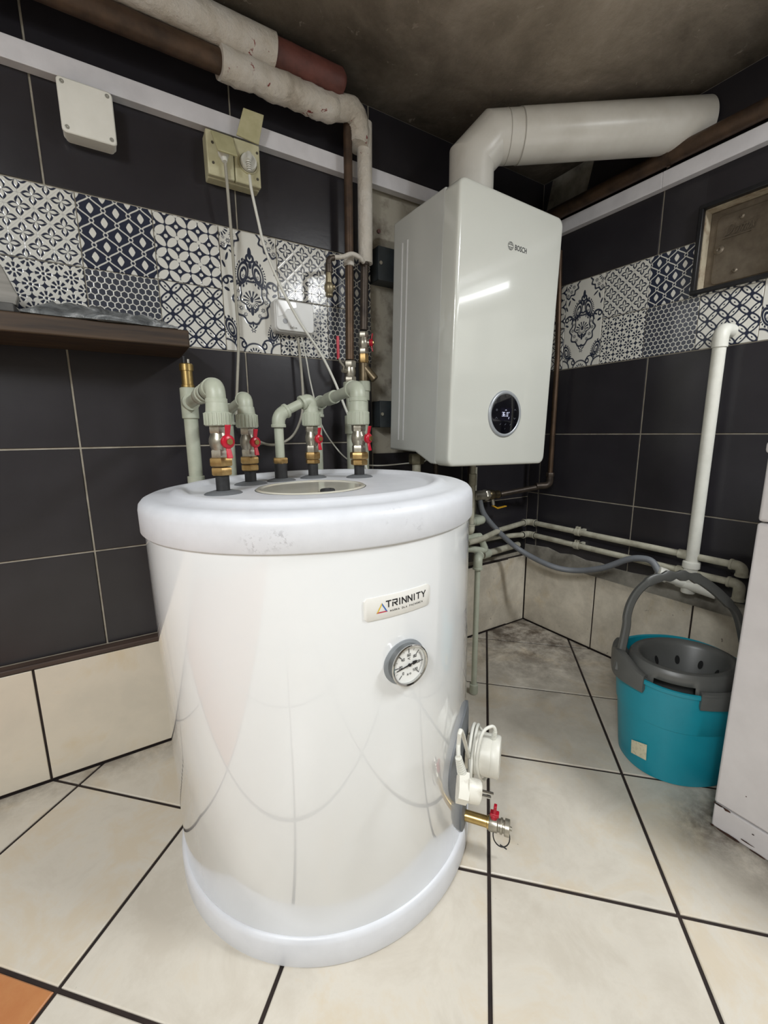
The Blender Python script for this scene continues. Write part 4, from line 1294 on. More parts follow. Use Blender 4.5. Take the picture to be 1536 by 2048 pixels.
# white vertical pipe
wp = thing('heating_pipe', (.68, YP, .60), 'white painted vertical heating pipe beside the brown one, with strainer below', 'pipe')
xw = .682
pr = []
obj('painted_pipe', MB().tube([(xw, YP, 1.335), (xw + .001, YP, 1.45), (xw + .002, YP, 1.6), (xw + .003, YP, 1.695)], [.0208, .021, .0212, .0215], 28), PAINTP, wp)
zs0, zs1 = zfor(.67, YP, 660), zfor(.67, YP, 522)
obj('pipe', MB().cyl((xw - .010, YP, zs0), (xw - .003, YP, zs1), .0120, 24), DARKPIPE, wp)
obj('joint', MB().cyl((xw - .004, YP, zs1 - .012), (xw - .003, YP, zs1 + .012), .0150, 20, .002), DARKPIPE, wp)
xq = xw - .012
z1_, z0_ = zfor(xq, YP, 664), zfor(xq, YP, 708)
ball_valve(wp, xq, YP, z0_, z1_, .95, V(.75, -.66, 0).normalized())
zn = zfor(xq, YP, 726)
obj('brass_nut', MB().hexnut((xq, YP, zn), (xq, YP, z0_ + .002), .015), BRASS, wp)
zst = zfor(xq, YP, 764)
obj('strainer', MB().cyl((xq, YP, zst), (xq, YP, zn), .0155, 24, .002).cyl((xq + .002, YP - .004, zn - .014), (xq + .026, YP - .024, zst + .006), .0125, 20, .002), plain('bronze', '7d705a', .4, .8, '5e5342', 40), wp)
obj('adapter', MB().cyl((xq, YP, zst - .028), (xq, YP, zst + .002), .0195, 28, .0015).cyl((xq, YP, zst - .055), (xq, YP, zst - .026), .0165, 28, .001), PPR, wp)
obj('plastic_pipe', MB().cyl((xq, YP, .50), (xq, YP, zst - .05), .0122, 24), PPR, wp)
# bypass with a little drain cock
by = thing('bypass_pipe', (.56, YP - .02, 1.23), 'thin curved cream bypass pipe ending in a small brass drain cock', 'pipe')
ya = YP - .03
A = [pt('y', ya, 660, 514), pt('y', ya, 684, 514), pt('y', ya, 703, 508), pt('y', ya, 718, 514), pt('y', ya + .01, 727, 524)]
obj('pipe', MB().tube(smooth_path(A, 6), .0062, 14), PAINTP, by)
e = pt('y', ya, 657, 516)
xe = e.x
obj('elbow', MB().tube(arc_elbow(A[0] + V(.012, 0, 0), e + V(0, 0, .0), (xe, ya, e.z - .05), .012, 6), .0078, 16).cyl((xe, ya, e.z - .038), (xe, ya, e.z - .016), .0098, 16, .001), DARKPIPE, by)
zt0, zt1 = zfor(xe, ya, 594), zfor(xe, ya, 558)
obj('drain_cock', MB().lathe((xe - .001, ya, zt0), (0, 0, 1), [(0, .008), (.002, .0105), (.008, .0105), (.010, .009), (.016, .0125), (.026, .0135), (.034, .011), (.036, .009), (zt1 - zt0, .0085), (zt1 - zt0 + .02, .0075)], 20).cyl((xe, ya, zt0 + .025), (xe + .014, ya - .008, zt0 + .026), .0055, 12), plain('dull_brass', 'a2977c', .4, .75, '7d735c', 40), by)

# ---- ceiling pipes
def hzpt(px, py, y): return pt('y', y, px, py)
up = thing('ceiling_pipe', (.3, 1.15, 1.70), 'thick pipe under the ceiling, white with a red-brown end, upper of two', 'pipe')
r1 = .0305
zc_ = 1.737; yc_ = 1.150
xa, xb_, xc_ = -1.69, hzpt(547, 100, yc_).x, hzpt(678, 160, yc_).x
obj('painted_pipe', MB().tube([(xa + (xb_ - xa) * k / 24, yc_, zc_) for k in range(25)], r1 + .004, 28, jitter=.004), PAINTP, up)
obj('red_brown_pipe', MB().tube([(xb_ - .02 + (xc_ - xb_ + .02) * k / 10, yc_, zc_ - .001) for k in range(11)] + [(xc_ + .012, yc_ + .0, zc_ - .002)], [r1] * 11 + [r1 * .7], 28, jitter=.012), RUSTR, up)
lo_ = thing('ceiling_pipe', (.3, 1.17, 1.66), 'brown rusty pipe under the ceiling ending in crumbling white lagging, lower of two', 'pipe')
zl_ = 1.683; yl_ = 1.170
xs = hzpt(437, 118, yl_).x
obj('rusty_pipe', MB().tube([(-1.69, yl_, zl_), (xs + .05, yl_, zl_)], .0235, 24), RUST, lo_)
xe_ = hzpt(672, 205, yl_).x
N = 30
lag = [(xs + (xe_ - xs) * k / N, yl_ + .0015 * sin(k * .6), zl_ + .0012 * sin(k * .9)) for k in range(N + 1)]
lr = [.0335] * 3 + [.0325 + .0012 * sin(k * 2.1) + .0008 * sin(k * .7) for k in range(N - 2)]
lr[-3:] = [.033, .031, .026]
obj('lagging', MB().tube(lag, lr, 30, jitter=.028), LAGGING, lo_)
eb = [(xe_ - .012, yl_, zl_ + .004), (xe_ + .015, yl_, zl_ + .012), (xe_ + .04, yl_, zl_ + .018), (xe_ + .062, yl_ + .006, zl_ + .010), (xe_ + .076, YP - .004, zl_ - .012), (xe_ + .078, YP, zl_ - .04), (xe_ + .076, YP, zl_ - .052)]
obj('lagged_elbow', MB().tube(smooth_path(eb, 4), .0295, 26, jitter=.05), LAGGING, lo_)

# ================================================================== WALL FITTINGS, LEFT
def zband(px, py, y): return pt('y', y, px, py).z
tr = thing('cable_trunking', (0, YW, 1.57), 'long white plastic cable trunking along the left wall', 'trunking')
obj('channel', MB().box((X0, YW - .024, 1.5715), (1.26, YW, 1.6115)), TRUNKM, tr, bevel=.0012)
obj('cover', MB().box((X0, YW - .0265, 1.5705), (1.26, YW - .0225, 1.6125)), TRUNKM, tr, bevel=.0012)
tr2 = thing('cable_trunking', (XW, .5, 1.56), 'white plastic cable trunking along the right wall under the brown pipe', 'trunking')
obj('channel', MB().box((XW - .024, YE, 1.570), (XW, 1.19, 1.613)), TRUNKM, tr2, bevel=.0012)
yj = pt('x', XW - .025, 1325, 360).y
obj('cover', MB().box((XW - .0265, YE, 1.569), (XW - .0225, yj - .0006, 1.614)), TRUNKM, tr2, bevel=.0012)
obj('cover', MB().box((XW - .0265, yj + .0006, 1.569), (XW - .0225, 1.19, 1.614)), TRUNKM, tr2, bevel=.0012)
# junction box
jb = thing('junction_box', (.022, YW, 1.455), 'square white junction box with four corner screws on the left wall', 'junction box')
obj('box', MB().prism([(x, YW - .012, z) for x, z in rrect(-.025, .070, 1.462, 1.560, .008)], (0, -.026, 0)), BOXM, jb, bevel=.002)
obj('back_box', MB().prism([(x, YW, z) for x, z in rrect(-.022, .067, 1.465, 1.557, .008)], (0, -.013, 0)), BOXM, jb)
obj('cover', MB().prism([(x, YW - .037, z) for x, z in rrect(-.026, .071, 1.461, 1.561, .008)], (0, -.009, 0)), BOXM, jb, bevel=.0025)
for x in (-.0165, .0615):
    for z in (1.4705, 1.5515):
        s_ = obj('screw', MB().lathe((x, YW - .0455, z), (0, -1, 0), [(0, .0042), (.0012, .004), (.0016, .003), (.0012, .0012), (.0005, .0001)], 16), plain('screw_grey', '9a988e', .4, .3), jb)
# double socket with lids
SX0, SX1, SZ0, SZ1 = .258, .384, 1.462, 1.558
sk = thing('double_socket', (.32, YW, SZ0), 'yellowed double surface socket with one lid raised', 'socket')
obj('back_box', MB().box((SX0, YW - .030, SZ0 - .002), (SX1, YW, SZ1)), IVORY, sk, bevel=.003)
obj('faceplate', MB().box((SX0 - .001, YW - .045, SZ0 - .001), (.3195, YW - .029, SZ1 - .001)).box((.3215, YW - .045, SZ0 - .001), (SX1 + .001, YW - .029, SZ1 - .001)), IVORY, sk, bevel=.003)
obj('lid', MB().prism([(.268, YW - .047, 1.550), (.319, YW - .047, 1.550), (.3185, YW - .078, 1.496), (.2745, YW - .078, 1.496)], (0, -.005, .001)), plain('lid_ivory', 'bdb890', .5, 0, 'aea880', 40), sk, bevel=.001)
# open lid hinges up and leans out from the wall
l0, l1 = pt('y', YW - .047, 472, 271), pt('y', YW - .047, 517, 291)
u0, u1 = pt('y', YW - .062, 486, 217), pt('y', YW - .062, 527, 232)
obj('raised_lid', MB().prism([l0, l1, u1, u0], (0, -.004, 0)), plain('lid_ivory', 'b6b08a', .5, 0, 'a8a27a', 40), sk, bevel=.001)
for x, z in ((.270, 1.487), (.378, 1.538), (.376, 1.479), (.271, 1.53)):
    obj('screw', MB().cyl((x, YW - .0445, z), (x, YW - .0465, z), .003, 12), plain('screw_dark', '4a463c', .5), sk)
SOCK = MB().lathe((.3535, YW - .0445, 1.508), (0, -1, 0), [(0, .0235), (.004, .0235), (.0045, .022), (.001, .0205), (-.008, .0195)], 40)
obj('socket_ring', SOCK, IVORY, sk)
def cable_thing(name, path, r, mat, label, cat='cable', seg=10, n=7):
    t = thing(name, path[0], label, cat)
    obj('cord', MB().tube(smooth_path(path, n), r, seg), mat, t)
    return t
# left plug cable: down the wall, loop under and up to the receiver box
y1 = YW - .06
path = [pt('y', y1, 450, 322), pt('y', y1 + .004, 457, 400), pt('y', y1 + .03, 465, 500), pt('y', YW - .02, 472, 600), pt('y', YW - .018, 477, 680), pt('y', YW - .016, 474, 780), pt('y', YW - .016, 473, 830),
        pt('y', YW - .02, 486, 858), pt('y', YW - .03, 512, 880), pt('y', YW - .03, 548, 890), pt('y', YW - .03, 583, 874), pt('y', YW - .03, 601, 840), pt('y', YW - .03, 606, 800), pt('y', YW - .03, 603, 745), pt('y', YW - .028, 596, 676)]
c1 = cable_thing('power_cable', path, .0038, CABLEG, 'greyish power cable from the left socket looping down and up to the receiver box')
q = pt('y', y1 - .004, 449, 318)
obj('plug', MB().lathe(q + V(0, 0, -.006), (-.03, .25, 1), [(0, .0055), (.004, .0075), (.010, .0085), (.012, .0105), (.016, .0120), (.022, .0125)], 24), CABLE, c1)
# right plug cable
y2 = YW - .072
path = [pt('y', y2, 499, 350), pt('y', y2, 503, 380), pt('y', y2 + .004, 516, 440), pt('y', y2 + .004, 531, 500), pt('y', y2, 560, 570), pt('y', y2, 597, 640), pt('y', y2 - .004, 640, 705), pt('y', y2 - .02, 668, 760), pt('y', y2 - .03, 690, 815), pt('y', y2 - .03, 712, 870), pt('y', y2 - .03, 735, 945), pt('y', y2 - .03, 742, 990)]
c2 = cable_thing('power_cable', path, .0036, CABLE, 'white power cable from the right socket running down behind the tank')
pq = V(.3535, YW - .046, 1.508)
b = MB().lathe(pq, (0, -1, 0), [(0, .0195), (.010, .0195), (.013, .018), (.014, .0001)], 32)
pb = pt('y', y2, 497, 332)
b.tube([pq + V(-.001, -.014, .014), pq + V(-.0005, -.020, .004), pb + V(0, 0, .012)], [.007, .0085, .0065], 14)
pgo = obj('plug', b, CABLE, c2)
rbm = MB()
for k in range(5):
    a = pb + V(.0004 * k, 0, .010 - k * .0045)
    rbm.cyl(a, a + V(0, 0, -.0028), .0062 - .0003 * k, 12)
obj('strain_relief', rbm, CABLE, pgo)
# receiver box with protective film and thin cable
rx0, rx1, rz0, rz1 = .404, .520, 1.122, 1.206
rc = thing('wireless_receiver', (.46, YW, rz0), 'small white wireless receiver box on the patterned tiles, film half peeled', 'receiver')
RCW = plain('receiver_white', 'd2d2cf', .35, 0, 'cacac6', 20)
obj('body', MB().prism([(x, YW - .0005, z) for x, z in rrect(rx0, rx1, rz0, rz1, .012)], (0, -.036, 0)), RCW, rc, bevel=.003)
cv = obj('cover', MB().prism([(x, YW - .0365, z) for x, z in rrect(rx0 + .003, rx1 - .003, rz0 + .003, rz1 - .003, .011)], (0, -.006, 0)), RCW, rc, bevel=.002)
FILM = plain('film_white', 'e8e8e6', .15, 0, 'dfdfdd', 40)
obj('film', MB().prism([(rx0 + .008, YW - .0428, rz1 - .006), (rx0 + .008, YW - .0428, rz0 + .036), (rx0 + .022, YW - .0428, rz0 + .042), (rx0 + .034, YW - .0428, rz0 + .058), (rx0 + .044, YW - .0428, rz0 + .060), (rx0 + .062, YW - .0428, rz1 - .018), (rx0 + .060, YW - .0428, rz1 - .006)], (0, -.0008, 0)), FILM, cv, smooth=0)
obj('button', MB().lathe((rx0 + .028, YW - .0425, rz0 + .027), (0, -1, 0), [(0, .007), (.0012, .0065), (.0014, .0001)], 24, up=(1, 0, 0), sx=1), plain('button_grey', '9c9da0', .4), cv)
tm = text_mesh('Salus', .010)
tm.v = [V(.4445 + v.x, YW - .0431, rz0 + .0095 + v.y) for v in tm.v]
obj('lettering', tm, plain('print_grey', '6a6258', .5), cv, smooth=0)
path = [pt('y', YW - .026, 603, 675), pt('y', YW - .02, 613, 720), pt('y', YW - .02, 619, 755), pt('y', YW - .02, 628, 795), pt('y', YW - .02, 641, 845), pt('y', YW - .02, 664, 885), pt('y', YW - .02, 693, 917), pt('y', YW - .018, 722, 928), pt('y', YW - .03, 760, 931), pt('y', YW - .05, 810, 927), pt('y', YW - .08, 850, 922), V(.87, 1.13, .785)]
cable_thing('sensor_cable', path, .0022, CABLE, 'thin white sensor cable hanging from the receiver box to the boiler')

# ---- shelf and what lies on it
SHZ0, SHZ1 = 1.036, 1.072
shelf = obj('wooden_shelf', MB().box((-1.2, 1.080, SHZ0), (.164, YW - .0005, SHZ1)), WOOD, bevel=.003)
tag(shelf, 'dark brown wooden shelf board fixed to the tiled left wall', 'shelf')
# plastic-wrapped packet
def packet():
    nx, ny = 34, 12; vs = []; fs = []
    x0, x1, ya_, yb_ = -.125, .143, 1.076, 1.205
    for lay in (0, 1):
        for i in range(nx + 1):
            for j in range(ny + 1):
                s, t = i / nx, j / ny
                e = min(s * 6, (1 - s) * 6, t * 3, (1 - t) * 3, 1)
                z = SHZ1 + .0008 + lay * (.004 + e * (.032 - .010 * s) + random.uniform(-.004, .004) * e)
                vs.append((x0 + (x1 - x0) * s + random.uniform(-.002, .002), ya_ + (yb_ - ya_) * t + .006 * sin(s * 9) * (1 - t), z))
    n1 = (nx + 1) * (ny + 1)
    for lay in (0, 1):
        for i in range(nx):
            for j in range(ny):
                q = lay * n1 + i * (ny + 1) + j; f = (q, q + 1, q + ny + 2, q + ny + 1)
                fs.append(f)
    edge = [i * (ny + 1) for i in range(nx + 1)]
    for a, b_ in zip(edge, edge[1:]): fs.append((a, b_, b_ + n1, a + n1))
    edge = [i * (ny + 1) + ny for i in range(nx + 1)]
    for a, b_ in zip(edge, edge[1:]): fs.append((a, b_, b_ + n1, a + n1))
    for base in (0, nx * (ny + 1)):
        for j in range(ny): fs.append((base + j, base + j + 1, base + j + 1 + n1, base + j + n1))
    return MB().add(vs, fs)
def film_mat():
    m, nt, b = new_mat('plastic_film')
    b.inputs['Roughness'].default_value = .18
    n = noise_node(nt, 18, 5, .6, 'Object', 1.2)
    r = ramp_node(nt, n.outputs[0], [(.35, lin('4f5152')), (.55, lin('808384')), (.68, lin('cfd1d1'))])
    nt.links.new(r.outputs[0], b.inputs['Base Color'])
    b.inputs['Transmission Weight'].default_value = .25
    b.inputs['IOR'].default_value = 1.3
    bump(nt, b, n.outputs[0], .6, .01)
    return m
pk = obj('plastic_packet', packet(), film_mat(), smooth=60)
tag(pk, 'flat packet in crumpled clear plastic lying on the wooden shelf', 'packet')
bd = MB().prism([pt('y', 1.10, 0, 527), pt('y', 1.10, 12, 548), pt('y', 1.10, 28, 578), pt('y', 1.10, 37, 592), pt('y', 1.10, 33, 604), V(pt('y', 1.10, 33, 604).x, 1.10, SHZ1 + .0165), V(-.36, 1.10, SHZ1 + .0165), V(-.36, 1.10, 1.26)], (0, .02, 0))
gb = obj('grey_board', bd, GREYWOOD, bevel=.002)
tag(gb, 'grey streaked board end standing on the shelf at the left edge', 'board')
mt = obj('grey_mat', MB().box((-1.1, 1.084, SHZ1), (-.134, 1.20, SHZ1 + .016)), plain('mat_grey', '4f4e4c', .7, 0, '3f3e3c', 30), bevel=.002)

tag(mt, 'thin dark grey mat lying on the shelf under the grey board', 'mat')
# ================================================================== RIGHT WALL
# brown pipe under the ceiling
rp = thing('wall_pipe', (1.475, .5, 1.62), 'dark brown rusty pipe along the right wall under the flue', 'pipe')
obj('pipe', MB().cyl((1.482, YE + .01, 1.645), (1.482, 1.235, 1.640), .0225, 24), RUST, rp)
yk = pt('x', 1.48, 1338, 312).y
cl = MB().cyl((1.482, yk - .007, 1.6425), (1.482, yk + .007, 1.6425), .0255, 24).box((1.480, yk - .004, 1.614), (1.486, yk + .004, 1.63)).box((1.484, yk - .006, 1.638), (XW, yk + .006, 1.646))
obj('clip', cl, RUST, rp)
# chimney door in its recess
cd = thing('chimney_door', (XW, .56, DZ0), 'stamped metal chimney inspection door in a dark frame on right wall', 'chimney door')
FRB = plain('frame_black', '0f0f12', .4, 0, '191a1e', 20)
for a, b_ in (((DX0 - .010, DZ0 - .010), (DX1 + .010, DZ0 + .002)), ((DX0 - .010, DZ1 - .002), (DX1 + .010, DZ1 + .010)), ((DX0 - .010, DZ0), (DX0 + .002, DZ1)), ((DX1 - .002, DZ0), (DX1 + .010, DZ1))):
    obj('frame_bar', MB().box((XW - .012, a[0], a[1]), (XW + .006, b_[0], b_[1])), FRB, cd, bevel=.002)
JAMB = plain('jamb_cream', 'b3a892', .7, 0, '6b4f35', 16, .5, .72)
jm = MB().box((XW + .005, DX1 - .004, DZ0 + .001), (XW + .045, DX1 - .0005, DZ1 - .001)).box((XW + .005, DX0 + .0005, DZ0 + .001), (XW + .045, DX0 + .004, DZ1 - .001)).box((XW + .005, DX0 + .004, DZ1 - .004), (XW + .045, DX1 - .004, DZ1 - .0005)).box((XW + .005, DX0 + .004, DZ0 + .0005), (XW + .045, DX1 - .004, DZ0 + .004))
obj('jamb', jm, JAMB, cd)
DOORM = plain('door_zinc', '7d7365', .4, .55, '685e51', 30, bmp=.08, bscale=300)
XD = XW + .038
dpl = MB().box((XD, DX0 + .004, DZ0 + .004), (XD + .006, DX1 - .004, DZ1 - .004))
# raised rounded field
fpoly = [(XD + .0005, s, z) for s, z in rrect(DX0 + .020, DX1 - .022, DZ0 + .016, DZ1 - .022, .014)]
dpl.prism(fpoly, (-.0035, 0, 0))
door = obj('door_leaf', dpl, DOORM, cd, bevel=.0018)
for px, py, r in ((1484, 432, .007), (1438, 500, .013), (1469, 541, .007)):
    c = pt('x', XD - .003, px, py)
    obj('rosette' if r > .01 else 'rivet', MB().lathe((XD - .0025, c.y, c.z), (-1, 0, 0), [(0, r), (.002, r * .95), (.004, r * .6), (.0045, r * .35), (.002, r * .2), (.002, .0001)], 24), DOORM, door)
tm = text_mesh('Domix', .042)
c = pt('x', XD - .003, 1448, 478)
wx_ = max(v.x for v in tm.v)
tpts = [(v.x / wx_ * .070 + v.y * .35, v.y) for v in tm.v]
tmm = MB()
tmm.add([V(XD - .0032, c.y - s, c.z + t + .006) for s, t in tpts] + [V(XD - .0068, c.y - s, c.z + t + .006) for s, t in tpts],
        [tuple(f) for f in tm.f] + [tuple(i + len(tpts) for i in f) for f in tm.f])
tmm.obox(V(XD - .0045, c.y - .030, c.z + .0005), (.0022, 0, 0), (0, .034, 0), (0, 0, .0014))
obj('embossed_lettering', tmm, DOORM, door, smooth=0)

# drain pipe
XP = 1.47
dx, dy = XP, .572
dp = thing('drain_pipe', (dx, dy, .36), 'white vertical plastic drain pipe with elbow into the right wall', 'pipe')
zt = pt('x', XP, 1446, 668).z
obj('pipe', MB().cyl((dx, dy, .44), (dx, dy, zt - .02), .0165, 28), CABLE, dp)
obj('elbow', MB().tube(arc_elbow((dx, dy, zt - .035), (dx, dy, zt + .012), (XW + .004, dy - .002, zt + .014), .026, 8), .0195, 28), CABLE, dp)
obj('socket', MB().lathe((dx, dy, .385), (0, 0, 1), [(0, .019), (.04, .019), (.041, .0235), (.058, .0235), (.060, .0225), (.062, .0175)], 32), CABLE, dp)
# tee below with inlet for the hose
TZ = .375
tpc = V(dx, dy, TZ)
inl = pt('x', 1.43, 1327, 1150)
obj('branch', MB().cyl(tpc + V(0, 0, -.03), tpc + V(0, 0, .02), .0195, 28, .001).cyl(tpc + V(0, -.075, -.012), tpc + V(-.01, .03, .0), .016, 24, .001), CABLE, dp)
hv = (inl - (tpc + V(-.01, .02, 0))).normalized()
obj('inlet', MB().cyl(tpc + V(-.008, .01, 0), inl + hv * .002, .0165, 24).lathe(inl - hv * .012, hv, [(0, .0165), (.002, .021), (.014, .0225), (.030, .021), (.032, .0165)], 28), CABLE, dp)
hose_end = inl + hv * .012
# grey hose
HOSEM = plain('hose_grey', '6d7074', .5, 0, '62656a', 20)
hpth = [V(1.165, 1.185, .60), pt('y', 1.175, 968, 1028), pt('y', 1.155, 1000, 1066), pt('y', 1.115, 1040, 1100), pt('x', 1.36, 1100, 1131), pt('x', 1.40, 1150, 1141), pt('x', 1.41, 1205, 1136), pt('x', 1.42, 1255, 1119), pt('x', 1.425, 1285, 1117), pt('x', 1.428, 1305, 1124), hose_end]
hs = thing('drain_hose', hpth[0], 'grey flexible condensate hose sagging from the boiler to the white drain', 'hose')
obj('hose', MB().tube(smooth_path(hpth, 8), .0105, 18), HOSEM, hs)

# two heating pipes round the corner
XR = 1.475
def rail(zr, back_pts, label, yoff):
    t = thing('heating_pipe', (XR, .7, zr - .02), label, 'pipe', 'heating pipes along the right wall')
    r = .0105
    yb = 1.195
    obj('pipe', MB().cyl((XR, pt('x', XR, 1483, 1150).y + .02, zr), (XR, yb - .03, zr), r, 20), PPRD, t)
    elbow_fit(t, (XR, yb - .036, zr), (XR, yb, zr), (XR - .036, yb, zr), .0135, PPRD)
    p0 = V(XR - .03, yb, zr)
    obj('pipe', MB().tube([p0] + back_pts, r, 20), PPRD, t)
    for px in (1156,):
        yk = pt('x', XR, px, 1062).y
        for o_ in (0,):
            cb = MB().cyl((XR, yk - .010, zr), (XR, yk + .010, zr), .0150, 20, .001).box((XR + .004, yk - .006, zr - .008), (XW + .002, yk + .006, zr + .008)).box((XR - .006, yk - .007, zr + .012), (XR + .006, yk - .003, zr + .021)).box((XR - .006, yk + .003, zr + .012), (XR + .006, yk + .007, zr + .021))
            obj('pipe_clip', cb, PPRD, t)
    yk = pt('x', XR, 1368, 1112).y
    obj('coupling', MB().cyl((XR, yk - .016, zr), (XR, yk + .016, zr), .0145, 20, .001), PPRD, t)
    ye = pt('x', XR, 1483, 1150).y
    elbow_fit(t, (XR, ye + .03, zr), (XR, ye, zr), (XR, ye, zr - .05) if yoff else (XR, ye, zr - .03), .0145, PPRD)
    return t
rail(.4615, [pt('z', .458, 1000, 1060), pt('z', .455, 965, 1077), pt('z', .454, 935, 1086)], 'pale plastic heating pipe along the right wall, upper of the pair', 0)
rail(.4085, [pt('z', .4085, 1000, 1073), pt('z', .4085, 950, 1083), pt('z', .4085, 920, 1088)], 'pale plastic heating pipe along the right wall, lower of the pair', 1)
# pipe lying on the ledge of the back wall
lp_ = thing('ledge_pipe', (1.3, 1.195, .34), 'short pale plastic pipe along the back ledge with red handled valve', 'pipe')
A0, A1 = pt('z', .357, 1036, 1089), pt('z', .357, 966, 1109)
obj('pipe', MB().cyl(A0, A1, .0135, 22), PPRD, lp_)
ad = (A1 - A0).normalized()
obj('coupling', MB().cyl(A1 - ad * .035, A1 + ad * .004, .0185, 24, .0012), PPR, lp_)
zf = .357
vq = A1 + ad * .03
vbm = MB().lathe(A1 + ad * .001, ad, [(0, .012), (.002, .015), (.012, .015), (.014, .012), (.020, .0165), (.030, .0165), (.036, .012), (.040, .015), (.052, .015), (.054, .012)], 24)
lo2 = obj('valve_body', vbm, STEELB, lp_)
hq = A1 + ad * .020 + V(0, -.004, .014)
obj('butterfly_handle', MB().cyl(hq, hq + V(0, 0, .010), .008, 16).obox(hq + V(0, 0, .010), ad * .019, ad.cross(V(0, 0, 1)) * .0055, (0, 0, .004)), RED, lo2, bevel=.001)
fp_ = pt('z', .0, 947, 1386)
fv = thing('heating_pipe', (fp_.x, fp_.y, 0), 'pale plastic pipe standing upright on the floor close behind the tank', 'pipe')
ftop = V(fp_.x + .004, fp_.y + .004, zfor(fp_.x + .004, fp_.y + .004, 1120))
obj('pipe', MB().cyl((fp_.x, fp_.y, .001), ftop, .0088, 20), PPR, fv)
obj('coupling', MB().cyl((fp_.x, fp_.y, .001), (fp_.x, fp_.y, .034), .0135, 20, .001), PPR, fv)
wlk = (A1 - ad * .012)
elbow_fit(fv, ftop - V(0, 0, .03), ftop + V(0, 0, .004), ftop + (V(wlk.x, wlk.y, ftop.z) - ftop).normalized() * .05, .0140, PPR)
# elbow chain beside the tank
ec = thing('pipe_elbow', (1.15, 1.14, .46), 'pale plastic elbow beside the tank lid, below the gas valve', 'pipe')
E0, E1 = pt('y', 1.165, 935, 1044), pt('y', 1.165, 966, 1040)
elbow_fit(ec, E0 - V(.03, 0, 0), E1, E1 + V(.0, .05, .0), .0165, PPR, .018)
obj('coupling', MB().cyl(E1 + V(-.05, 0, 0), E1 + V(-.026, 0, 0), .0185, 24, .001), PPR, ec)
obj('riser', MB().cyl(E1 + V(-.002, .054, .0), E1 + V(-.002, .054, .20), .012, 20), PPRD, ec)
ub_ = thing('pipe_bend', (1.15, 1.12, .38), 'pale plastic return bend low beside the tank, above the ledge pipe', 'pipe')
B0, B1, B2, B3 = pt('y', 1.13, 915, 1075), pt('y', 1.13, 957, 1074), pt('y', 1.13, 968, 1100), pt('y', 1.13, 925, 1097)
obj('bend', MB().tube(smooth_path([B0, B0.lerp(B1, .6), B1, B1.lerp(B2, .6) + V(.008, 0, 0), B2, B3.lerp(B2, .4), B3], 5), .0125, 20), PPR, ub_)
obj('collar', MB().cyl(B1 + V(-.012, 0, .0), B1 + V(.008, 0, -.002), .0165, 22, .001), PPR, ub_)

# gas pipe with valve
gy = 1.10
gp = thing('gas_pipe', (1.3, 1.19, .58), 'dark steel gas pipe with yellow lever valve rising beside the boiler', 'gas pipe')
ge = V(1.47, 1.10, zfor(1.47, 1.10, 972))
gv0, gv1 = pt('y', 1.185, 945, 992), pt('y', 1.185, 1005, 988)
obj('steel_pipe', MB().tube(arc_elbow(gv1 + V(-.01, 0, 0), ge + V(-.02, .012, 0), ge + V(-.012, .008, .0), .004, 3), .0105, 18), DARKPIPE, gp)
obj('elbow', MB().tube(arc_elbow(ge + V(-.05, .026, 0), ge + V(0, 0, .002), ge + V(0, 0, .05), .022, 8), .0138, 20).hexnut(ge + V(0, 0, .038), ge + V(0, 0, .054), .0165), DARKPIPE, gp)
obj('riser', MB().tube([ge + V(0, 0, .045), ge + V(0, 0, .5), (1.472, 1.12, 1.50)], .0098, 20), COPPER, gp)
gd = (gv1 - gv0).normalized()
LG = (gv1 - gv0).length
obj('coupling', MB().cyl(gv0, gv0 + gd * LG * .38, .0195, 24, .002).hexnut(gv0 + gd * LG * .36, gv0 + gd * LG * .50, .0225), STEELB, gp)
gvb = obj('valve_body', MB().lathe(gv0 + gd * LG * .46, gd, [(0, .015), (.006, .019), (.02, .021), (.032, .019), (.04, .015), (.052, .0165), (.062, .0165), (.064, .012)], 26), plain('valve_bronze', '7d7056', .35, .9, '5c5240', 40), gp)
gs0 = gv0 + gd * LG * .62 + V(0, -.006, -.018)
obj('stem', MB().cyl(gs0, gs0 + V(.002, -.004, -.022), .0075, 14), STEELB, gvb)
g_ = gs0 + V(.002, -.004, -.020)
obj('yellow_lever', MB().prism([g_ + V(-.004, -.006, -.002), g_ + V(.022, -.006, -.014), g_ + V(.068, -.008, -.010), g_ + V(.068, -.008, -.014), g_ + V(.020, -.006, -.019), g_ + V(-.006, -.006, -.006)], (0, .011, 0)), YELLOW, gvb, bevel=.001)
obj('pipe', MB().tube(arc_elbow(gv0 + gd * .01, gv0 + V(-.012, 0, 0), gv0 + V(-.012, 0, .16), .02, 6), .0125, 20), DARKPIPE, gp)

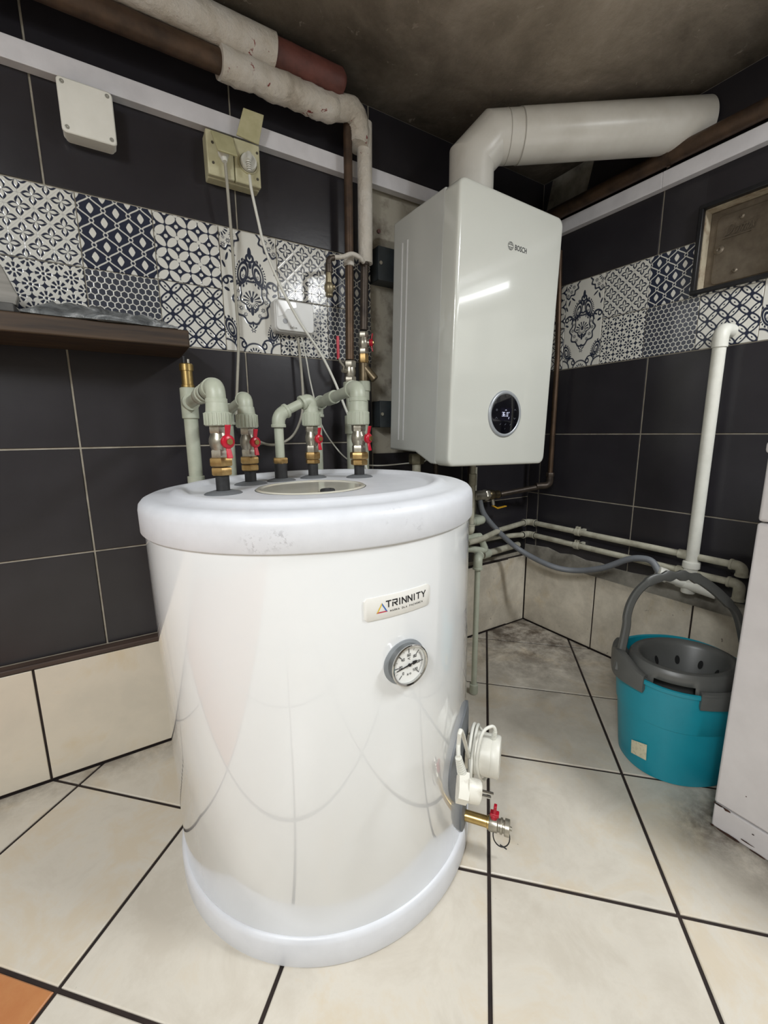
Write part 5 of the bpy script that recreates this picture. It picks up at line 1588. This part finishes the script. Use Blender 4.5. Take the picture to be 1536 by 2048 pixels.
# ================================================================== BUCKET AND WRINGER
E1_, E2_ = V(.85, -.527, 0), V(.527, .85, 0)
BKC = E1_ * .750 + E2_ * .985
TURQ = plain('turquoise_plastic', '178da0', .35, 0, '128396', 6)
GREYD = plain('grey_plastic', '5b5c5a', .38, 0, '515250', 10)
bk = thing('mop_bucket', (BKC.x, BKC.y, 0), 'turquoise mop bucket with grey bail handle standing by the washing machine', 'bucket')
def ov(a, b_, ang, z, dx=0): return BKC + E1_ * (a * cos(ang) + dx) + E2_ * (b_ * sin(ang)) + V(0, 0, z)
def se(a, b_, ang):
    """super-ellipse radius point"""
    c, s = cos(ang), sin(ang); e = 2 / 2.2
    return (a * math.copysign(abs(c) ** e, c), b_ * math.copysign(abs(s) ** e, s))
def oval_skin(rows, seg=72, close=True, rim=None):
    vs, fs = [], []
    for a, b_, z in rows:
        for k in range(seg):
            g = 2 * PI * k / seg
            x, y = se(a, b_, g)
            zz_ = z + (rim(g, z) if rim else 0)
            vs.append(BKC + E1_ * x + E2_ * y + V(0, 0, zz_))
    for i in range(len(rows) - 1):
        for k in range(seg):
            fs.append((i * seg + k, i * seg + (k + 1) % seg, (i + 1) * seg + (k + 1) % seg, (i + 1) * seg + k))
    if close: fs.append(tuple(range(seg))); fs.append(tuple((len(rows) - 1) * seg + k for k in range(seg)))
    return MB().add(vs, fs)
RA, RB = .168, .142
def rimf(g, z): return (max(0, z - .19) / .07) * (.010 * max(0, sin(g)) - .006 * max(0, -sin(g)))
rows = [(.118, .102, .001), (.122, .106, .004), (.124, .108, .02), (.136, .119, .15), (.139, .121, .152), (.148, .130, .250), (.148, .130, .254), (.154, .136, .256), (.1545, .1365, .265), (.151, .133, .267), (.146, .128, .265), (.143, .126, .25), (.120, .104, .012), (.02, .02, .010)]
obj('tub', oval_skin(rows, rim=rimf), TURQ, bk)
# label sticker
def bucket_pt(px, py):
    """on the front skin of the bucket"""
    o = V(0, 0, H); d = _f + _r * ((px - 768) / F) + _d * ((py - 1024) / F)
    lo, hi = .6, 1.6
    best = None
    t = .5
    while t < 2:
        p = o + d * t
        q = p - BKC; a = q.dot(E1_); b_ = q.dot(E2_); f = max(0, min(1, p.z / .262))
        A_, B_ = .124 + (.148 - .124) * f + .0012, .108 + (.130 - .108) * f + .0012
        if (abs(a) / A_) ** 2.2 + (abs(b_) / B_) ** 2.2 < 1: return p
        t += .0008
    return o + d
nxs, nys = 6, 4
c00, c10, c11, c01 = (1261, 1517), (1292, 1521), (1291, 1478), (1264, 1480)
c00, c10, c11, c01 = (1262, 1505), (1292, 1521), (1294, 1490), (1263, 1479)
vs = []; fs = []
for j in range(nys + 1):
    for i in range(nxs + 1):
        s, t = i / nxs, j / nys
        x = (c00[0] * (1 - s) + c10[0] * s) * (1 - t) + (c01[0] * (1 - s) + c11[0] * s) * t
        y = (c00[1] * (1 - s) + c10[1] * s) * (1 - t) + (c01[1] * (1 - s) + c11[1] * s) * t
        vs.append(bucket_pt(x, y))
for j in range(nys):
    for i in range(nxs):
        q = j * (nxs + 1) + i; fs.append((q, q + 1, q + nxs + 2, q + nxs + 1))
stk = obj('sticker', MB().add(vs, fs), plain('sticker', 'cfc9ae', .6, 0, 'a9a48c', 160, .5, .7), bk)
# bail handle with finger grip
hz0 = .262
hL, hR = BKC - E1_ * .163 + V(0, 0, hz0), BKC + E1_ * .163 + V(0, 0, hz0)
def plane_pt(px, py, c, n):
    o = V(0, 0, H); d = _f + _r * ((px - 768) / F) + _d * ((py - 1024) / F)
    return o + d * ((c - o).dot(n) / d.dot(n))
hpn = (E2_ * .95 + V(0, 0, -.28)).normalized()
ax = [(1252, 1256), (1254, 1232), (1262, 1205), (1278, 1180), (1302, 1161), (1330, 1153), (1362, 1151), (1394, 1157), (1424, 1176), (1452, 1202), (1475, 1232)]
hpts = [hL + V(0, 0, -.012)] + [plane_pt(x, y, hL, hpn) for x, y in ax]
hpts[-1] = hpts[-1]
hpts += [hR + E2_ * .01 + V(.0, 0, .03), hR]
mb = MB(); pth = smooth_path(hpts, 5)
vs, fs = [], []
for i, p in enumerate(pth):
    a = pth[max(0, i - 1)]; b_ = pth[min(len(pth) - 1, i + 1)]
    t_ = (b_ - a).normalized(); nrm = t_.cross(hpn).normalized()
    f = i / (len(pth) - 1)
    wd = .0075 if .38 < f < .82 else .0085
    tk = .0085 + (.003 if .36 < f < .80 else 0) + (.003 * sin(f * 95) if .42 < f < .62 else 0)
    for sx, sy in ((-1, -.6), (-.6, -1), (.6, -1), (1, -.6), (1, .6), (.6, 1), (-.6, 1), (-1, .6)): vs.append(p + nrm * sx * tk + hpn * sy * wd)
m8 = 8
for i in range(len(pth) - 1):
    for k in range(m8): fs.append((i * m8 + k, i * m8 + (k + 1) % m8, (i + 1) * m8 + (k + 1) % m8, (i + 1) * m8 + k))
fs += [tuple(range(m8)), tuple((len(pth) - 1) * m8 + k for k in range(m8))]
hdl = obj('bail_handle', mb.add(vs, fs), GREYD, bk)
# wringer insert
wr_ = thing('mop_wringer', (BKC.x, BKC.y, .25), 'grey plastic mop wringer basket sitting in the turquoise bucket', 'wringer')
def collar_part(g0, g1, seg=40):
    vs, fs = [], []
    rows = [(.153, .135, .232), (.1575, .1395, .233), (.1585, .1405, .264), (.157, .139, .274), (.149, .131, .277), (.141, .124, .274), (.137, .121, .250)]
    for i in range(seg + 1):
        g = g0 + (g1 - g0) * i / seg
        bulge = 1.0
        for a, b_, z in rows:
            x, y = se(a, b_, g)
            lift = .026 * math.exp(-((g - PI) / .28) ** 2) * (1 if z > .25 else 0)
            out = 1 + .05 * math.exp(-((g - PI) / .25) ** 2)
            vs.append(BKC + E1_ * x * out + E2_ * y + V(0, 0, z + lift + rimf(g, z)))
    m = len(rows)
    for i in range(seg):
        for k in range(m - 1): fs.append((i * m + k, i * m + k + 1, (i + 1) * m + k + 1, (i + 1) * m + k))
    fs += [tuple(range(m)), tuple(seg * m + k for k in range(m))]
    return MB().add(vs, fs)
obj('rim_collar', collar_part(math.radians(132), math.radians(208)), GREYD, wr_)
obj('rim_collar', collar_part(math.radians(254), math.radians(352)), GREYD, wr_)
# basket: wide ring, inner cone, holes
BO = -.012
def ring_skin(rows, g0=0, g1=2 * PI, seg=72, cut=None):
    vs, fs = [], []
    full = abs(g1 - g0 - 2 * PI) < 1e-6
    n = seg if full else seg + 1
    for a, b_, z in rows:
        for k in range(n):
            g = g0 + (g1 - g0) * k / seg
            vs.append(BKC + E1_ * (a * cos(g) + BO) + E2_ * (b_ * sin(g) - .018) + V(0, 0, z))
    for i in range(len(rows) - 1):
        for k in range(seg):
            k2 = (k + 1) % n
            if cut and cut(g0 + (g1 - g0) * (k + .5) / seg, i): continue
            fs.append((i * n + k, i * n + k2, (i + 1) * n + k2, (i + 1) * n + k))
    return MB().add(vs, fs)
cutw = lambda g, i: i < 2 and math.radians(212) < g < math.radians(252)
basket = ring_skin([(.128, .106, .232), (.127, .105, .262), (.126, .104, .272), (.122, .100, .290), (.117, .095, .297), (.108, .086, .299), (.099, .078, .295), (.094, .073, .286), (.066, .051, .205), (.04, .03, .195), (.001, .001, .195)], seg=90, cut=cutw)
bko = obj('basket', basket, GREYD, wr_)
m = bko.modifiers.new('solid', 'SOLIDIFY'); m.thickness = .0025
# bridge skin between collar and basket at front
br_ = ring_skin([(.127, .105, .252), (.139, .122, .262)], math.radians(254), math.radians(352), 30)
obj('front_web', br_, GREYD, wr_)
obj('front_web', ring_skin([(.127, .105, .256), (.141, .124, .272)], math.radians(128), math.radians(208), 30), GREYD, wr_)
HOLE = plain('hole_black', '0a0b0b', .9)
for k in range(9):
    g = math.radians(20 + k * 40 + 10)
    f = .42
    a, b_, z = .094 + (.066 - .094) * f, .073 + (.051 - .073) * f, .286 + (.205 - .286) * f
    c = BKC + E1_ * (a * cos(g) + BO) + E2_ * (b_ * sin(g) - .018) + V(0, 0, z)
    inn = (-(E1_ * cos(g)) - E2_ * sin(g)).normalized() * .93 + V(0, 0, .36)
    tn = (E2_ * cos(g) - E1_ * sin(g)).normalized(); u_ = inn.normalized().cross(tn)
    poly = [c + inn * .0035 + tn * .0055 * cos(2 * PI * q / 14) + u_ * .011 * sin(2 * PI * q / 14) for q in range(14)]
    obj('drain_hole', MB().prism(poly, inn * .0006), HOLE, bko, smooth=0)

# ================================================================== WASHING MACHINE
wm = thing('washing_machine', (1.27, 0, 0), 'white enamelled washing machine with chipped rusty lower edge at right edge', 'washing machine')
WX, WY1, WY0 = 1.008, .295, -.303
obj('cabinet', MB().box((WX, WY0, .062), (1.499, WY1, .672)), WASHW, wm, bevel=.005, bseg=3)
obj('upper_panel', MB().box((WX - .002, WY0, .675), (1.499, WY1 - .0005, .800)), WASHW, wm, bevel=.006, bseg=3)
obj('worktop', MB().box((WX - .005, WY0 - .004, .801), (1.499, WY1 + .004, .824)), WASHW, wm, bevel=.007, bseg=3)
kick = obj('kick_panel', MB().box((WX + .001, WY0, .004), (1.499, WY1 - .001, .0585)), WASHW, wm, bevel=.003, bseg=2)
obj('groove', MB().obox((WX + .0004, -.06, .030), (.002, 0, 0), (0, .21, 0), (0, 0, .010)), plain('groove_grey', '9a9696', .5), kick, bevel=.0015)
CHIP = plain('rust_chip', '241712', .8, 0, '4a2a1a', 60)
def chips(spec, x):
    mb = MB()
    for y, z, l, h in spec:
        n = 9; P = []
        for k in range(n):
            a = 2 * PI * k / n; j = random.uniform(.6, 1.15)
            P.append(V(x, y + l * cos(a) * j, z + h * sin(a) * j))
        mb.prism(P, (-.0006, 0, 0))
    return mb
obj('rust_chip', chips([(.285, .061, .010, .0025), (.272, .060, .008, .0035), (.292, .006, .004, .003), (.26, .006, .022, .003), (.215, .006, .014, .002), (.225, .042, .002, .0015), (.245, .115, .0012, .0012), (.12, .005, .03, .002), (.2315, .016, .012, .0016)], WX - .0004), CHIP, wm, smooth=0)
rag = thing('cloth', (WX + .03, .24, .8245), 'crumpled cream cloth lying on top of the washing machine', 'cloth')
mb = MB(); vs = []; fs = []
nx, ny = 16, 16
for i in range(nx + 1):
    for j in range(ny + 1):
        s, t = i / nx, j / ny
        e = min(s, 1 - s, t, 1 - t) * 5
        z = .8262 + min(1, e) * (.018 + .014 * sin(s * 11 + t * 5) * .6 + .008 * sin(t * 17 - s * 6)) * (1 if 0 < e else 0)
        vs.append((WX + .012 + .12 * s + .006 * sin(t * 9), .10 + .165 * t + .006 * sin(s * 12), max(z, .8255)))
for i in range(nx):
    for j in range(ny):
        q = i * (ny + 1) + j; fs.append((q, q + 1, q + ny + 2, q + ny + 1))
obj('cloth_fold', mb.add(vs, fs), plain('cloth_cream', 'd6cdbd', .9, 0, 'c9bfae', 30, bmp=.3, bscale=400), rag)

# ================================================================== LAMPS AND ADDED FILL HOUSING (outside the frame)
LAMPW = plain('lamp_white', 'd8d8d6', .5)
TUBE = emit('lamp_tube', 'fff6e8', 6)
for x, y, L, lab_ in ((1.17, -.40, .5, 'short white ceiling lamp nearer the right wall'), (-.80, -.40, 1.1, 'long white housing of the added fill light on the left behind the viewer')):
    t = thing('ceiling_lamp_or_fill', (x, y, ZC), lab_, 'lamp')  # the left housing is invented to go with the added fill light
    obj('housing', MB().box((x - .06, y - L / 2, ZC - .032), (x + .06, y + L / 2, ZC - .0005)), LAMPW, t, bevel=.004)
wl = thing('wall_lamp', (XW, -.12, 1.45), 'slim white wall lamp on the right wall above the washing machine', 'lamp')
obj('housing', MB().box((1.460, -.64, 1.447), (XW - .0005, .40, 1.493)), LAMPW, wl, bevel=.003)
